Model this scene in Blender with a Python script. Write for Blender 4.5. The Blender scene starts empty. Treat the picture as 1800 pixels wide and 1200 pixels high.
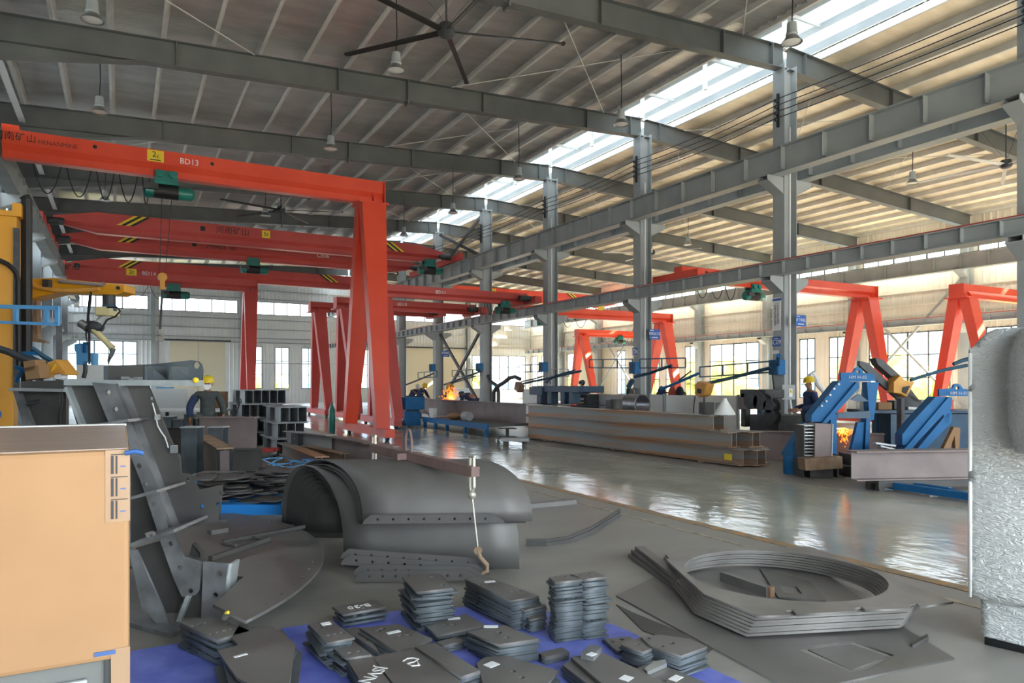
import bpy, math, random
from mathutils import Vector, Matrix
random.seed(7)
SC = bpy.context.scene; COL = SC.collection
# ---------------------------------------------------------------- survey of the hall (metres; camera at the origin, Y along the aisle)
FPX = 1245.0; EYE = 1.65; HZ = 673.0
YAW = math.atan(688.0/FPX); SN = math.sin(YAW); CS = math.cos(YAW)
RV = Vector((CS, -SN, 0)); FV = Vector((SN, CS, 0)); UP = Vector((0, 0, 1))
def fr(r, d, z): return RV*r + FV*d + UP*z
def at(x, y, d): return fr((x-900)/FPX*d, d, EYE-(y-HZ)/FPX*d)      # a surveyed point at distance d
def gp(x, y, z=0.0):                                                # a surveyed point on the level z
    d = FPX*(EYE-z)/(y-HZ); return fr((x-900)/FPX*d, d, z)
def onx(x, y, X):
    th = YAW+math.atan((x-900)/FPX); Y = X/math.tan(th); d = X*SN+Y*CS
    return Vector((X, Y, EYE-(y-HZ)/FPX*d))
def ony(x, y, Y):
    th = YAW+math.atan((x-900)/FPX); X = Y*math.tan(th); d = X*SN+Y*CS
    return Vector((X, Y, EYE-(y-HZ)/FPX*d))
# ---------------------------------------------------------------- materials
def mat(name, c, c2=None, rough=.5, metal=0., scale=4., bump=0., spec=.5, stretch=(1,1,1), detail=4, lo=.35, hi=.65, bscale=None, rvar=0., emit=None):
    m = bpy.data.materials.new(name); m.use_nodes = True
    nt = m.node_tree; N = nt.nodes; L = nt.links; b = N['Principled BSDF']
    b.inputs['Base Color'].default_value = (*c, 1); b.inputs['Roughness'].default_value = rough
    b.inputs['Metallic'].default_value = metal; b.inputs['Specular IOR Level'].default_value = spec
    if emit: b.inputs['Emission Color'].default_value = (*emit[0], 1); b.inputs['Emission Strength'].default_value = emit[1]
    if c2 or bump or rvar:
        tc = N.new('ShaderNodeTexCoord'); mp = N.new('ShaderNodeMapping'); mp.inputs['Scale'].default_value = stretch
        L.new(tc.outputs['Object'], mp.inputs['Vector'])
        nz = N.new('ShaderNodeTexNoise'); nz.inputs['Scale'].default_value = scale; nz.inputs['Detail'].default_value = detail
        L.new(mp.outputs['Vector'], nz.inputs['Vector'])
        if c2:
            r = N.new('ShaderNodeValToRGB'); r.color_ramp.elements[0].position = lo; r.color_ramp.elements[1].position = hi
            r.color_ramp.elements[0].color = (*c, 1); r.color_ramp.elements[1].color = (*c2, 1)
            L.new(nz.outputs['Fac'], r.inputs['Fac']); L.new(r.outputs['Color'], b.inputs['Base Color'])
        if rvar:
            mr = N.new('ShaderNodeMapRange'); mr.inputs['From Min'].default_value = .3; mr.inputs['From Max'].default_value = .7
            mr.inputs['To Min'].default_value = max(.02, rough-rvar); mr.inputs['To Max'].default_value = min(1, rough+rvar)
            L.new(nz.outputs['Fac'], mr.inputs['Value']); L.new(mr.outputs['Result'], b.inputs['Roughness'])
        if bump:
            nb = N.new('ShaderNodeTexNoise'); nb.inputs['Scale'].default_value = bscale or scale*3; nb.inputs['Detail'].default_value = 3
            L.new(mp.outputs['Vector'], nb.inputs['Vector'])
            bp = N.new('ShaderNodeBump'); bp.inputs['Strength'].default_value = bump; bp.inputs['Distance'].default_value = .03
            L.new(nb.outputs['Fac'], bp.inputs['Height']); L.new(bp.outputs['Normal'], b.inputs['Normal'])
    return m
M = {}
M['plate'] = mat('mill_scale_steel', (.15,.143,.136), (.22,.21,.20), rough=.42, metal=.35, scale=2.2, bump=.05, rvar=.1)
M['plate2'] = mat('blue_black_steel', (.085,.102,.112), (.145,.17,.182), rough=.42, metal=.35, scale=3., bump=.05, rvar=.1)
M['plate_edge'] = mat('cut_steel', (.16,.18,.19), (.26,.28,.28), rough=.38, metal=.6, scale=9.)
M['ring'] = mat('brushed_ring_steel', (.19,.182,.168), (.28,.268,.245), rough=.4, metal=.3, scale=2.5, bump=.05)
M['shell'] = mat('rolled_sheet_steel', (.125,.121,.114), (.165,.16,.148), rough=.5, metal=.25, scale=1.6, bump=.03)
M['steel'] = mat('bare_welded_steel', (.20,.205,.21), (.36,.365,.37), rough=.38, metal=.6, scale=5., bump=.06, rvar=.1)
M['steel_light'] = mat('ground_steel_edge', (.45,.5,.5), (.6,.64,.63), rough=.35, metal=.5, scale=8.)
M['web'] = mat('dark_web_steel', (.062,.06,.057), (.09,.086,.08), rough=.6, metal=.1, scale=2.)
M['beam'] = mat('hot_rolled_beam_steel', (.29,.30,.29), (.40,.20,.085), rough=.5, metal=.2, scale=2.2, stretch=(.6,.10,3.6), lo=.42, hi=.58, detail=6)
M['beam_grey'] = mat('grey_beam_steel', (.32,.35,.37), (.40,.40,.385), rough=.5, metal=.2, scale=1.5)
M['beam_brown'] = mat('brown_primer_steel', (.20,.155,.148), (.26,.205,.19), rough=.55, scale=2.)
M['rust'] = mat('rusty_steel', (.22,.13,.075), (.34,.24,.16), rough=.7, scale=4., metal=.1)
M['red'] = mat('crane_red_paint', (.72,.065,.028), (.80,.085,.035), rough=.38, scale=.8)
M['red_far'] = mat('hazed_crane_red_paint', (.52,.065,.055), (.58,.08,.065), rough=.45, scale=.8)  # crane red muted so that distant haze is put into its colour
M['green'] = mat('hoist_green_paint', (.015,.16,.13), (.02,.22,.18), rough=.35, scale=4.)
M['black'] = mat('black_rubber', (.012,.012,.013), rough=.55)
M['dark'] = mat('dark_machinery', (.03,.033,.036), (.06,.065,.07), rough=.5, scale=5.)
M['frame_grey'] = mat('grey_structural_paint', (.30,.33,.335), (.36,.39,.39), rough=.5, scale=1.2)
M['rafter'] = mat('dark_grey_rafter_paint', (.10,.11,.108), (.13,.14,.135), rough=.5, scale=1.)
M['purlin'] = mat('galvanised_purlin', (.58,.58,.56), (.68,.68,.66), rough=.45, metal=.2, scale=2.)
M['white_paint'] = mat('white_strut_paint', (.62,.62,.6), rough=.5)
M['blue'] = mat('machine_blue_paint', (.010,.115,.29), (.014,.14,.34), spec=.3, rough=.55, scale=3.)
M['blue_bright'] = mat('bright_blue_paint', (.02,.22,.62), rough=.4)
M['blue_light'] = mat('light_blue_paint', (.12,.38,.70), rough=.45)
M['blue_dark'] = mat('navy_fixture_paint', (.02,.06,.11), (.03,.09,.15), rough=.45, scale=3.)
M['pallet_blue'] = mat('worn_pallet_blue', (.10,.13,.50), (.17,.21,.62), rough=.45, scale=6., bump=.08)
M['yellow'] = mat('robot_yellow_paint', (.62,.28,.012), (.68,.32,.018), rough=.42, scale=2.)
M['yellow_pale'] = mat('pale_yellow_robot_paint', (.66,.57,.30), rough=.4)
M['yellow_sign'] = mat('sign_yellow', (.85,.62,.03), rough=.5)
M['orange'] = mat('orange_feeder_case', (.70,.35,.06), (.6,.28,.05), rough=.5, scale=6.)
M['white'] = mat('white_sticker', (.82,.84,.85), rough=.5)
M['chalk'] = mat('white_chalk', (.75,.75,.73), rough=.9)
M['ink'] = mat('black_ink', (.02,.02,.022), rough=.6)
M['card'] = mat('brown_cardboard', (.285,.162,.074), (.325,.188,.09), rough=.75, scale=3., bump=.02)
M['tape'] = mat('glossy_packing_tape', (.25,.15,.08), (.29,.185,.105), rough=.5, scale=5., bump=.1)
M['film_top'] = mat('film_over_cardboard', (.36,.26,.19), (.42,.32,.25), rough=.35, scale=6., bump=.1, stretch=(.4,2,1))
M['film_blue'] = mat('blue_print', (.02,.08,.25), rough=.4)
M['panel_white'] = mat('off_white_panel', (.80,.81,.78), rough=.5)
M['cream'] = mat('cream_door_panel', (.66,.60,.44), rough=.6)
M['sign_blue'] = mat('sign_blue', (.03,.12,.42), rough=.45)
M['skin'] = mat('skin', (.42,.22,.14), rough=.55)
M['cloth_navy'] = mat('navy_work_cloth', (.02,.04,.10), (.03,.055,.13), rough=.85, scale=14., bump=.1)
M['cloth_grey'] = mat('grey_work_cloth', (.05,.06,.06), (.075,.085,.08), rough=.85, scale=14., bump=.1)
M['glove'] = mat('brown_leather_glove', (.28,.11,.045), rough=.8)
M['helmet'] = mat('yellow_helmet', (.85,.60,.02), rough=.3)
M['spark'] = mat('hot_sparks', (1,.4,.05), emit=((1,.16,.01), .28))
M['spark_core'] = mat('hot_spark_core', (1,.7,.3), emit=((1,.45,.07), .34))
M['lamp_red'] = mat('red_tail_light', (.8,.05,.04), emit=((1,.08,.06), .4))
M['galv'] = mat('bright_galvanised', (.55,.57,.56), rough=.3, metal=.8)
M['hook'] = mat('hook_steel', (.62,.60,.52), (.5,.47,.38), rough=.4, metal=.5, scale=12.)
M['spreader'] = mat('brown_spreader_paint', (.19,.12,.11), (.24,.16,.14), rough=.6, scale=6.)
M['silver_shade'] = mat('lamp_aluminium', (.30,.31,.30), rough=.3, metal=.6)
M['fan'] = mat('dark_fan_blade', (.03,.03,.028), rough=.4, metal=.3)
M['fan_light'] = mat('pale_fan_blade', (.55,.55,.52), rough=.4)
M['grass'] = mat('foliage', (.20,.24,.04), (.34,.33,.08), rough=.8, scale=2.)
M['concrete_out'] = mat('yard_concrete', (.30,.30,.29), rough=.85)
M['wall_out'] = mat('far_building_cladding', (.24,.31,.37), rough=.7)
# cladding: white-grey sheet
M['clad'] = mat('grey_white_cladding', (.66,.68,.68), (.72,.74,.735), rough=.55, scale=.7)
M['clad_warm'] = mat('warm_lit_cladding', (.64,.60,.52), (.70,.66,.575), rough=.55, scale=.7)  # grey-white sheet tinted with the warm sunlight of the right bay
M['clad_dark'] = mat('dark_blue_grey_cladding', (.16,.19,.22), (.2,.23,.26), rough=.55, scale=.7)  # dark blue-grey sheet of the left wall
# roof insulation foil: wrinkled silver film
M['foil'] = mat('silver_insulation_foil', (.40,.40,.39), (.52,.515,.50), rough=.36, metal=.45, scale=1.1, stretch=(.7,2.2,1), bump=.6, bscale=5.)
M['foil_warm'] = mat('warm_lit_insulation_foil', (.72,.64,.47), (.84,.77,.60), rough=.45, metal=.25, scale=1.1, stretch=(.7,2.2,1), bump=.5, bscale=5.)  # silver foil lightened and yellowed to hold sunlight bounced in the right bay
# floors
M['floor_work'] = mat('worn_dark_concrete', (.19,.183,.165), (.32,.31,.275), rough=.42, scale=.9, stretch=(1,1.6,1), bump=.06, rvar=.12, detail=8)
M['floor_aisle'] = mat('polished_green_grey_epoxy', (.35,.36,.30), (.47,.48,.40), rough=.13, scale=.7, stretch=(1.4,1,1), bump=.28, bscale=3.2, rvar=.05, detail=6)
M['floor_right'] = mat('worn_grey_concrete', (.24,.225,.20), (.33,.31,.28), rough=.4, scale=.8, detail=8)
M['line_white'] = mat('worn_white_line', (.50,.46,.36), (.25,.22,.16), rough=.6, scale=8.)
M['line_orange'] = mat('worn_orange_line', (.48,.27,.10), (.25,.20,.13), rough=.5, scale=6.)
def glass():
    m = bpy.data.materials.new('window_glass'); m.use_nodes = True; nt = m.node_tree; nt.nodes.clear()
    o = nt.nodes.new('ShaderNodeOutputMaterial'); t = nt.nodes.new('ShaderNodeBsdfTransparent'); g = nt.nodes.new('ShaderNodeBsdfGlossy')
    t.inputs[0].default_value = (.93,.96,.97,1); g.inputs['Roughness'].default_value = .05
    f = nt.nodes.new('ShaderNodeMixShader'); f.inputs[0].default_value = .06
    nt.links.new(t.outputs[0], f.inputs[1]); nt.links.new(g.outputs[0], f.inputs[2]); nt.links.new(f.outputs[0], o.inputs[0]); return m
M['glass'] = glass()
def film():                                                         # stretch film: glossy wrinkled skin over a pale panel
    m = bpy.data.materials.new('stretch_film_over_panel'); m.use_nodes = True; nt = m.node_tree; N = nt.nodes; L = nt.links
    b = N['Principled BSDF']; b.inputs['Base Color'].default_value = (.56,.58,.565,1); b.inputs['Roughness'].default_value = .25
    b.inputs['Coat Weight'].default_value = .7; b.inputs['Coat Roughness'].default_value = .08
    tc = N.new('ShaderNodeTexCoord'); mp = N.new('ShaderNodeMapping'); mp.inputs['Scale'].default_value = (2.2,2.2,6); mp.inputs['Rotation'].default_value = (.15,.3,0)
    nz = N.new('ShaderNodeTexNoise'); nz.inputs['Scale'].default_value = 8; nz.inputs['Detail'].default_value = 5; nz.inputs['Distortion'].default_value = 1.6
    bp = N.new('ShaderNodeBump'); bp.inputs['Strength'].default_value = .85; bp.inputs['Distance'].default_value = .03
    L.new(tc.outputs['Object'], mp.inputs[0]); L.new(mp.outputs[0], nz.inputs['Vector']); L.new(nz.outputs['Fac'], bp.inputs['Height'])
    L.new(bp.outputs['Normal'], b.inputs['Normal']); L.new(bp.outputs['Normal'], b.inputs['Coat Normal']); return m
M['film'] = film()
def translucent():
    m = bpy.data.materials.new('translucent_roof_light'); m.use_nodes = True; nt = m.node_tree; nt.nodes.clear()
    o = nt.nodes.new('ShaderNodeOutputMaterial'); t = nt.nodes.new('ShaderNodeBsdfTranslucent'); p = nt.nodes.new('ShaderNodeBsdfTransparent')
    t.inputs[0].default_value = (.17,.20,.23,1); p.inputs[0].default_value = (.8,.88,.95,1)
    f = nt.nodes.new('ShaderNodeMixShader'); f.inputs[0].default_value = .06
    nt.links.new(t.outputs[0], f.inputs[1]); nt.links.new(p.outputs[0], f.inputs[2]); nt.links.new(f.outputs[0], o.inputs[0]); return m
M['rooflight'] = translucent()
# ---------------------------------------------------------------- mesh helpers
class MB:
    def __init__(s): s.v = []; s.f = []
    def add(s, vs, fs):
        o = len(s.v); s.v += [Vector(p) for p in vs]; s.f += [[i+o for i in f] for f in fs]; return s
    def hexa(s, p):                                                 # p: bottom ring 4, top ring 4
        return s.add(p, [(3,2,1,0),(4,5,6,7),(0,1,5,4),(1,2,6,5),(2,3,7,6),(3,0,4,7)])
    def box(s, c, size, u=None, v=None, w=None):
        u = Vector(u).normalized() if u is not None else Vector((1,0,0)); v = Vector(v).normalized() if v is not None else Vector((0,1,0))
        w = Vector(w).normalized() if w is not None else u.cross(v)
        c = Vector(c); a, b, d = [k/2 for k in size]
        return s.hexa([c+u*i*a+v*j*b+w*k*d for k in (-1,1) for i,j in ((-1,-1),(1,-1),(1,1),(-1,1))])
    def bx(s, x0, x1, y0, y1, z0, z1): return s.box(((x0+x1)/2,(y0+y1)/2,(z0+z1)/2), (x1-x0,y1-y0,z1-z0))
    def bar(s, p0, p1, wu, wv, up=UP):                              # rectangular bar from p0 to p1
        p0 = Vector(p0); p1 = Vector(p1); d = (p1-p0)
        if d.length < 1e-6: return s
        L = d.length; d.normalize(); up = Vector(up)
        if abs(d.dot(up)) > .98: up = Vector((1,0,0)) if abs(d.x) < .9 else Vector((0,1,0))
        u = d.cross(up).normalized(); v = u.cross(d)
        return s.box((p0+p1)/2, (L, wu, wv), d, u, v)
    def poly(s, pts, ext):                                          # extrude a planar polygon by vector ext
        n = len(pts); P = [Vector(p) for p in pts]; e = Vector(ext)
        return s.add(P+[p+e for p in P], [list(range(n))[::-1], list(range(n,2*n))]+[(i,(i+1)%n,n+(i+1)%n,n+i) for i in range(n)])
    def tube(s, pts, r, n=8, cap=True):
        P = [Vector(p) for p in pts]; m = len(P); R = r if isinstance(r, (list,tuple)) else [r]*m
        vs = []; pu = None
        for i, p in enumerate(P):
            d = (P[min(i+1,m-1)]-P[max(i-1,0)])
            if d.length < 1e-9: d = Vector((0,0,1))
            d.normalize()
            u = (pu - d*pu.dot(d)) if pu is not None else d.orthogonal()
            if u.length < 1e-6: u = d.orthogonal()
            u.normalize(); pu = u; w = d.cross(u)
            vs += [p+(u*math.cos(2*math.pi*k/n)+w*math.sin(2*math.pi*k/n))*R[i] for k in range(n)]
        fs = [(i*n+k, i*n+(k+1)%n, (i+1)*n+(k+1)%n, (i+1)*n+k) for i in range(m-1) for k in range(n)]
        if cap: fs += [list(range(n))[::-1], [(m-1)*n+k for k in range(n)]]
        return s.add(vs, fs)
    def lathe(s, prof, c, n=20, axis=UP):                           # prof: (radius, height) list, closed at both ends when r>0
        ax = Vector(axis).normalized(); u = ax.orthogonal().normalized(); w = ax.cross(u); c = Vector(c)
        vs = [c+ax*h+(u*math.cos(2*math.pi*k/n)+w*math.sin(2*math.pi*k/n))*max(r,1e-4) for r,h in prof for k in range(n)]
        m = len(prof)
        fs = [(i*n+k, i*n+(k+1)%n, (i+1)*n+(k+1)%n, (i+1)*n+k) for i in range(m-1) for k in range(n)]
        fs += [list(range(n))[::-1], [(m-1)*n+k for k in range(n)]]
        return s.add(vs, fs)
    def ball(s, c, r, n=12, sq=(1,1,1)):
        c = Vector(c); vs = []; fs = []; m = n//2
        for i in range(m+1):
            a = math.pi*i/m
            for k in range(n):
                b = 2*math.pi*k/n; vs.append(c+Vector((math.sin(a)*math.cos(b)*r*sq[0], math.sin(a)*math.sin(b)*r*sq[1], math.cos(a)*r*sq[2])))
        for i in range(m):
            for k in range(n): fs.append((i*n+k, (i+1)*n+k, (i+1)*n+(k+1)%n, i*n+(k+1)%n))
        return s.add(vs, fs)
    def ibeam(s, p0, p1, h, w, tf=.016, tw=.012, up=UP):            # H section, p0-p1 is the bottom centre line
        p0 = Vector(p0); p1 = Vector(p1); d = (p1-p0).normalized(); up = Vector(up)
        u = d.cross(up).normalized(); v = u.cross(d)
        pr = [(-w/2,0),(w/2,0),(w/2,tf),(tw/2,tf),(tw/2,h-tf),(w/2,h-tf),(w/2,h),(-w/2,h),(-w/2,h-tf),(-tw/2,h-tf),(-tw/2,tf),(-w/2,tf)]
        return s.poly([p0+u*a+v*b for a,b in pr], p1-p0)
    def mesh(s, name, off=Vector((0,0,0))):
        me = bpy.data.meshes.new(name); me.from_pydata([p-off for p in s.v], [], s.f); me.update()
        return me
def finish(o, smooth=False, bevel=0.):
    import bmesh
    bm = bmesh.new(); bm.from_mesh(o.data); bmesh.ops.recalc_face_normals(bm, faces=bm.faces); bm.to_mesh(o.data); bm.free()
    if smooth:
        for p in o.data.polygons: p.use_smooth = True
        try: o.data.set_sharp_from_angle(angle=math.radians(38))
        except Exception: pass
    if bevel:
        md = o.modifiers.new('soft_edges', 'BEVEL'); md.width = bevel; md.segments = 2; md.limit_method = 'ANGLE'
    return o
def tagit(o, label=None, cat=None, group=None, kind=None):
    if label: o['label'] = label
    if cat: o['category'] = cat
    if group: o['group'] = group
    if kind: o['kind'] = kind
    return o
def thing(name, label, cat, loc, group=None):
    o = bpy.data.objects.new(name, None); COL.objects.link(o); o.location = loc; o.empty_display_size = .1
    return tagit(o, label, cat, group)
def wloc(o):
    p = Vector((0,0,0))
    while o: p += o.location; o = o.parent
    return p
def part(name, mb, m, parent, smooth=False, bevel=0., label=None):
    off = wloc(parent)
    if isinstance(mb, MB): me = mb.mesh(name, off); o = bpy.data.objects.new(name, me)
    else: o = bpy.data.objects.new(name, mb)
    if not isinstance(mb, MB): pass
    o.data.materials.clear(); o.data.materials.append(M[m] if isinstance(m, str) else m); COL.objects.link(o); o.parent = parent
    if isinstance(mb, MB): finish(o, smooth, bevel)
    if label: o['label'] = label
    return o
def solo(name, mb, m, label=None, cat=None, group=None, smooth=False, bevel=0., kind=None):
    xs = [p.x for p in mb.v]; ys = [p.y for p in mb.v]; zs = [p.z for p in mb.v]
    loc = Vector(((min(xs)+max(xs))/2, (min(ys)+max(ys))/2, min(zs)))
    o = bpy.data.objects.new(name, mb.mesh(name, loc)); o.location = loc; o.data.materials.append(M[m]); COL.objects.link(o)
    finish(o, smooth, bevel); return tagit(o, label, cat, group, kind)
def struct(name, mb, m, parent=None, smooth=False):
    if parent is None: return solo(name, mb, m, kind='structure', smooth=smooth)
    return part(name, mb, m, parent, smooth)
def kids(o): return [c for c in bpy.data.objects if c.parent == o]
def dup(root, loc, label=None, group=None, rotz=None):
    r = root.copy(); COL.objects.link(r); r.location = loc
    if rotz is not None: r.rotation_euler = (0,0,rotz)
    if label: r['label'] = label
    if group: r['group'] = group
    for ch in kids(root):
        c = ch.copy(); COL.objects.link(c); c.parent = r
        for g in kids(ch):
            d = g.copy(); COL.objects.link(d); d.parent = c
    return r
def circ(cx, cy, r, n=14): return [(cx+r*math.cos(2*math.pi*k/n), cy+r*math.sin(2*math.pi*k/n)) for k in range(n)]
def holed(name, outline, holes, t):                                 # flat plate with real holes, in its own plane, from z=0 to t
    cu = bpy.data.curves.new(name, 'CURVE'); cu.dimensions = '2D'; cu.fill_mode = 'BOTH'; cu.extrude = t/2
    for pts in [outline]+list(holes):
        sp = cu.splines.new('POLY'); sp.points.add(len(pts)-1); sp.use_cyclic_u = True
        for q, p in zip(sp.points, pts): q.co = (p[0], p[1], 0, 1)
    ob = bpy.data.objects.new(name, cu); me = bpy.data.meshes.new_from_object(ob); bpy.data.objects.remove(ob); bpy.data.curves.remove(cu)
    me.name = name; me.transform(Matrix.Translation((0,0,t/2))); me.materials.clear()
    return me
def frame_mx(o, u, v, w):
    m = Matrix.Identity(4)
    for i, a in enumerate((u, v, w, o)):
        for j in range(3): m[j][i] = a[j]
    return m
def text_mesh(body, size, depth=.002, align='CENTER', sx=1.):
    cu = bpy.data.curves.new('lettering', 'FONT'); cu.body = body; cu.size = size; cu.extrude = depth/2; cu.align_x = align; cu.align_y = 'CENTER'; cu.resolution_u = 2
    ob = bpy.data.objects.new('lettering', cu); me = bpy.data.meshes.new_from_object(ob); bpy.data.objects.remove(ob); bpy.data.curves.remove(cu)
    if sx != 1.: me.transform(Matrix.Diagonal((sx,1,1,1)))
    me.materials.clear(); return me
def letter(parent, body, size, o, u, v, m='ink', name='lettering', sx=1.):
    me = text_mesh(body, size, sx=sx); u = Vector(u).normalized(); v = Vector(v).normalized(); w = u.cross(v)
    me.transform(frame_mx(Vector(o)-wloc(parent), u, v, w)); return part(name, me, m, parent)
# ================================================================ the hall
XR = 15.8; XL = -3.7; X2 = 36.0; YE = 61.3; BAY = 6.0; Y0 = 13.26; YB = -3.0
BAYS = [Y0+BAY*n for n in range(-1, 8)]
def zr(X): return 10.13-.05*abs(X-XR)                               # underside of the rafters
RD = .62; PD = .2
# floor
fl = MB().bx(XL-.2, 5.95, YB, YE, -.2, 0); fo = struct('floor', fl, 'floor_work')
def fpatch(x0, x1, m):
    o = struct('floor', MB().bx(x0, x1, YB, YE, -.2, 0), m); return o
fpatch(5.95, 9.75, 'floor_aisle'); fpatch(9.75, X2+.2, 'floor_right')
struct('trim_1', MB().bx(5.50, 5.56, YB, YE, 0, .003), 'line_white')
struct('trim_2', MB().bx(5.86, 6.0, YB, YE, 0, .004), 'line_orange')
struct('trim_3', MB().bx(9.72, 9.78, YB, YE, 0, .003), 'line_white')
# roof sheets with purlins
def roof(side):
    s = -1 if side == 'left' else 1
    xa = XR+s*1.3; xb = XL-.15 if s < 0 else X2+.15
    mb = MB(); z = lambda X: zr(X)+RD+PD
    mb.hexa([(xa,YB,z(xa)),(xb,YB,z(xb)),(xb,YE,z(xb)),(xa,YE,z(xa)),(xa,YB,z(xa)+.06),(xb,YB,z(xb)+.06),(xb,YE,z(xb)+.06),(xa,YE,z(xa)+.06)])
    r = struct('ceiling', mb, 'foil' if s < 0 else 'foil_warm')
    n = 16
    for k in range(n+1):
        X = xa+(xb-s*.25-xa)*k/n; zz = zr(X)+RD
        m = MB().bx(X-.004, X+.004, YB, YE, zz, zz+PD)
        m.bx(X-.075 if s < 0 else X-.0, X if s < 0 else X+.075, YB, YE, zz, zz+.008)
        m.bx(X, X+.07, YB, YE, zz+PD-.008, zz+PD)
        struct('purlin', m, 'purlin', r)
    # thin cross rods below the purlins
    spans = [(-3,3,0),(8.5,14,0),(-3,3,2),(8.5,14,2),(8.5,14,1),(8.5,14,3),(8.5,14,-1)] if s < 0 else [(17.5,23,0),(23,29,0),(17.5,23,1),(23,29,1),(17.5,23,2),(23,29,2),(17.5,23,3)]
    for a, b, k in spans:
        ya, yb = Y0+BAY*k+.2, Y0+BAY*(k+1)-.2
        for p, q in ((a,b),(b,a)):
            struct('brace_rod', MB().tube([(p,ya,zr(p)+RD-.06),(q,yb,zr(q)+RD-.06)], .014, 6), 'white_paint', r)
    return r
cl = roof('left'); cr = roof('right')
# ridge ventilator: opening along the ridge with a raised translucent cover
zt = zr(XR)+RD+PD
rv = struct('window_1', MB().bx(XR-1.45, XR-.55, YB, YE, zt+.80, zt+.83).bx(XR+.62, XR+1.5, YB, YE, zt+.80, zt+.83), 'rooflight')
struct('cover_strip', MB().bx(XR-.65, XR-.2, YB, YE, zt+.8, zt+.86).bx(XR+.2, XR+.62, YB, YE, zt+.8, zt+.86), 'frame_grey', rv)
struct('cover_light', MB().bx(XR-.2, XR+.2, YB, YE, zt+.82, zt+.84), 'rooflight', rv)
struct('side_light', MB().bx(XR+1.42, XR+1.45, YB, YE, zt+.30, zt+.62), 'rooflight', rv)
struct('side_sheet', MB().bx(XR+1.42, XR+1.46, YB, YE, zt+.0, zt+.30).bx(XR+1.42, XR+1.46, YB, YE, zt+.62, zt+.82), 'frame_grey', rv)
tm = MB()
for k in range(int((YE-YB)/.3)):                                    # corrugated ends of the roof sheets along the slot
    y = YB+k*.3
    for xe in (XR-1.3, XR+1.3):
        tm.poly([(xe, y, zt-.03), (xe, y+.3, zt-.03), (xe, y+.22, zt-.12), (xe, y+.08, zt-.12)], (.05 if xe > XR else -.05, 0, 0))
struct('sheet_edge', tm, 'galv', rv)
for Y in [BAYS[0]+3*k for k in range(0, 17)]:
    m = MB().bx(XR-.05, XR+.05, Y-.05, Y+.05, zt-.25, zt+.80).bx(XR-1.4, XR+1.42, Y-.03, Y+.03, zt+.70, zt+.79).bar((XR-1.3,Y,zt-.05),(XR,Y,zt+.70),.05,.05)
    struct('ridge_post', m, 'white_paint', rv)
# ---------------------------------------------------------------- walls of ribbed sheet with openings
def clad(name, o, u, nrm, L, zb, ztop, ops, m, rib=.3, dep=.028, solid=.05):
    o = Vector(o); u = Vector(u); nrm = Vector(nrm)
    xs = sorted(set([0, L]+[x for a in ops for x in a[:2] if 0 < x < L])); mb = MB()
    for a, b in zip(xs[:-1], xs[1:]):
        mid = (a+b)/2; cuts = sorted([(z0,z1) for x0,x1,z0,z1 in ops if x0 <= mid <= x1]); iv = []; z = zb
        for z0, z1 in cuts:
            if z0 > z: iv.append((z, z0))
            z = max(z, z1)
        if z < ztop: iv.append((z, ztop))
        pr = [(a, 0)]; k = math.ceil(a/rib)
        x = a
        while True:
            nx = [(k*rib, 0), (k*rib+.04, dep), (k*rib+.10, dep), (k*rib+.14, 0)]
            done = False
            for q in nx:
                if q[0] >= b: done = True; break
                if q[0] > a: pr.append(q)
            if done: break
            k += 1
        pr.append((b, 0))
        for z0, z1 in iv:
            vs = [o+u*x+nrm*d+UP*z for z in (z0, z1) for x, d in pr]; n = len(pr)
            mb.add(vs, [(i, i+1, n+i+1, n+i) for i in range(n-1)])
            mb.add([o+u*a-nrm*solid+UP*z0, o+u*b-nrm*solid+UP*z0, o+u*b-nrm*solid+UP*z1, o+u*a-nrm*solid+UP*z1], [(0,1,2,3)])
    w = struct(name, mb, m)
    return w
WN = [1]
def window(o, u, nrm, x0, x1, z0, z1, nc, nr, fw=.05, m='dark', major=1):
    o = Vector(o); u = Vector(u); nrm = Vector(nrm); WN[0] += 1
    def b(a0, a1, c0, c1, t=.07): return [o+u*a+nrm*k+UP*c for c in (c0, c1) for a, k in ((a0,-t/2),(a1,-t/2),(a1,t/2),(a0,t/2))]
    mb = MB()
    for q in ((x0,x1,z0,z0+fw),(x0,x1,z1-fw,z1),(x0,x0+fw,z0,z1),(x1-fw,x1,z0,z1)): mb.hexa(b(*q))
    r = struct('window_%d' % WN[0], mb, m)
    for k in range(1, nc):
        x = x0+(x1-x0)*k/nc; w = .03 if k % 2 else .045
        struct('mullion', MB().hexa(b(x-w, x+w, z0+fw, z1-fw, .05)), m, r)
    for k in range(1, nr):
        z = z0+(z1-z0)*k/nr; struct('transom', MB().hexa(b(x0+fw, x1-fw, z-.025, z+.025, .05)), m, r)
    struct('pane', MB().add([o+u*x0+UP*z0, o+u*x1+UP*z0, o+u*x1+UP*z1, o+u*x0+UP*z1], [(0,1,2,3)]), 'glass', r)
    return r
EZ = 11.0
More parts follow.
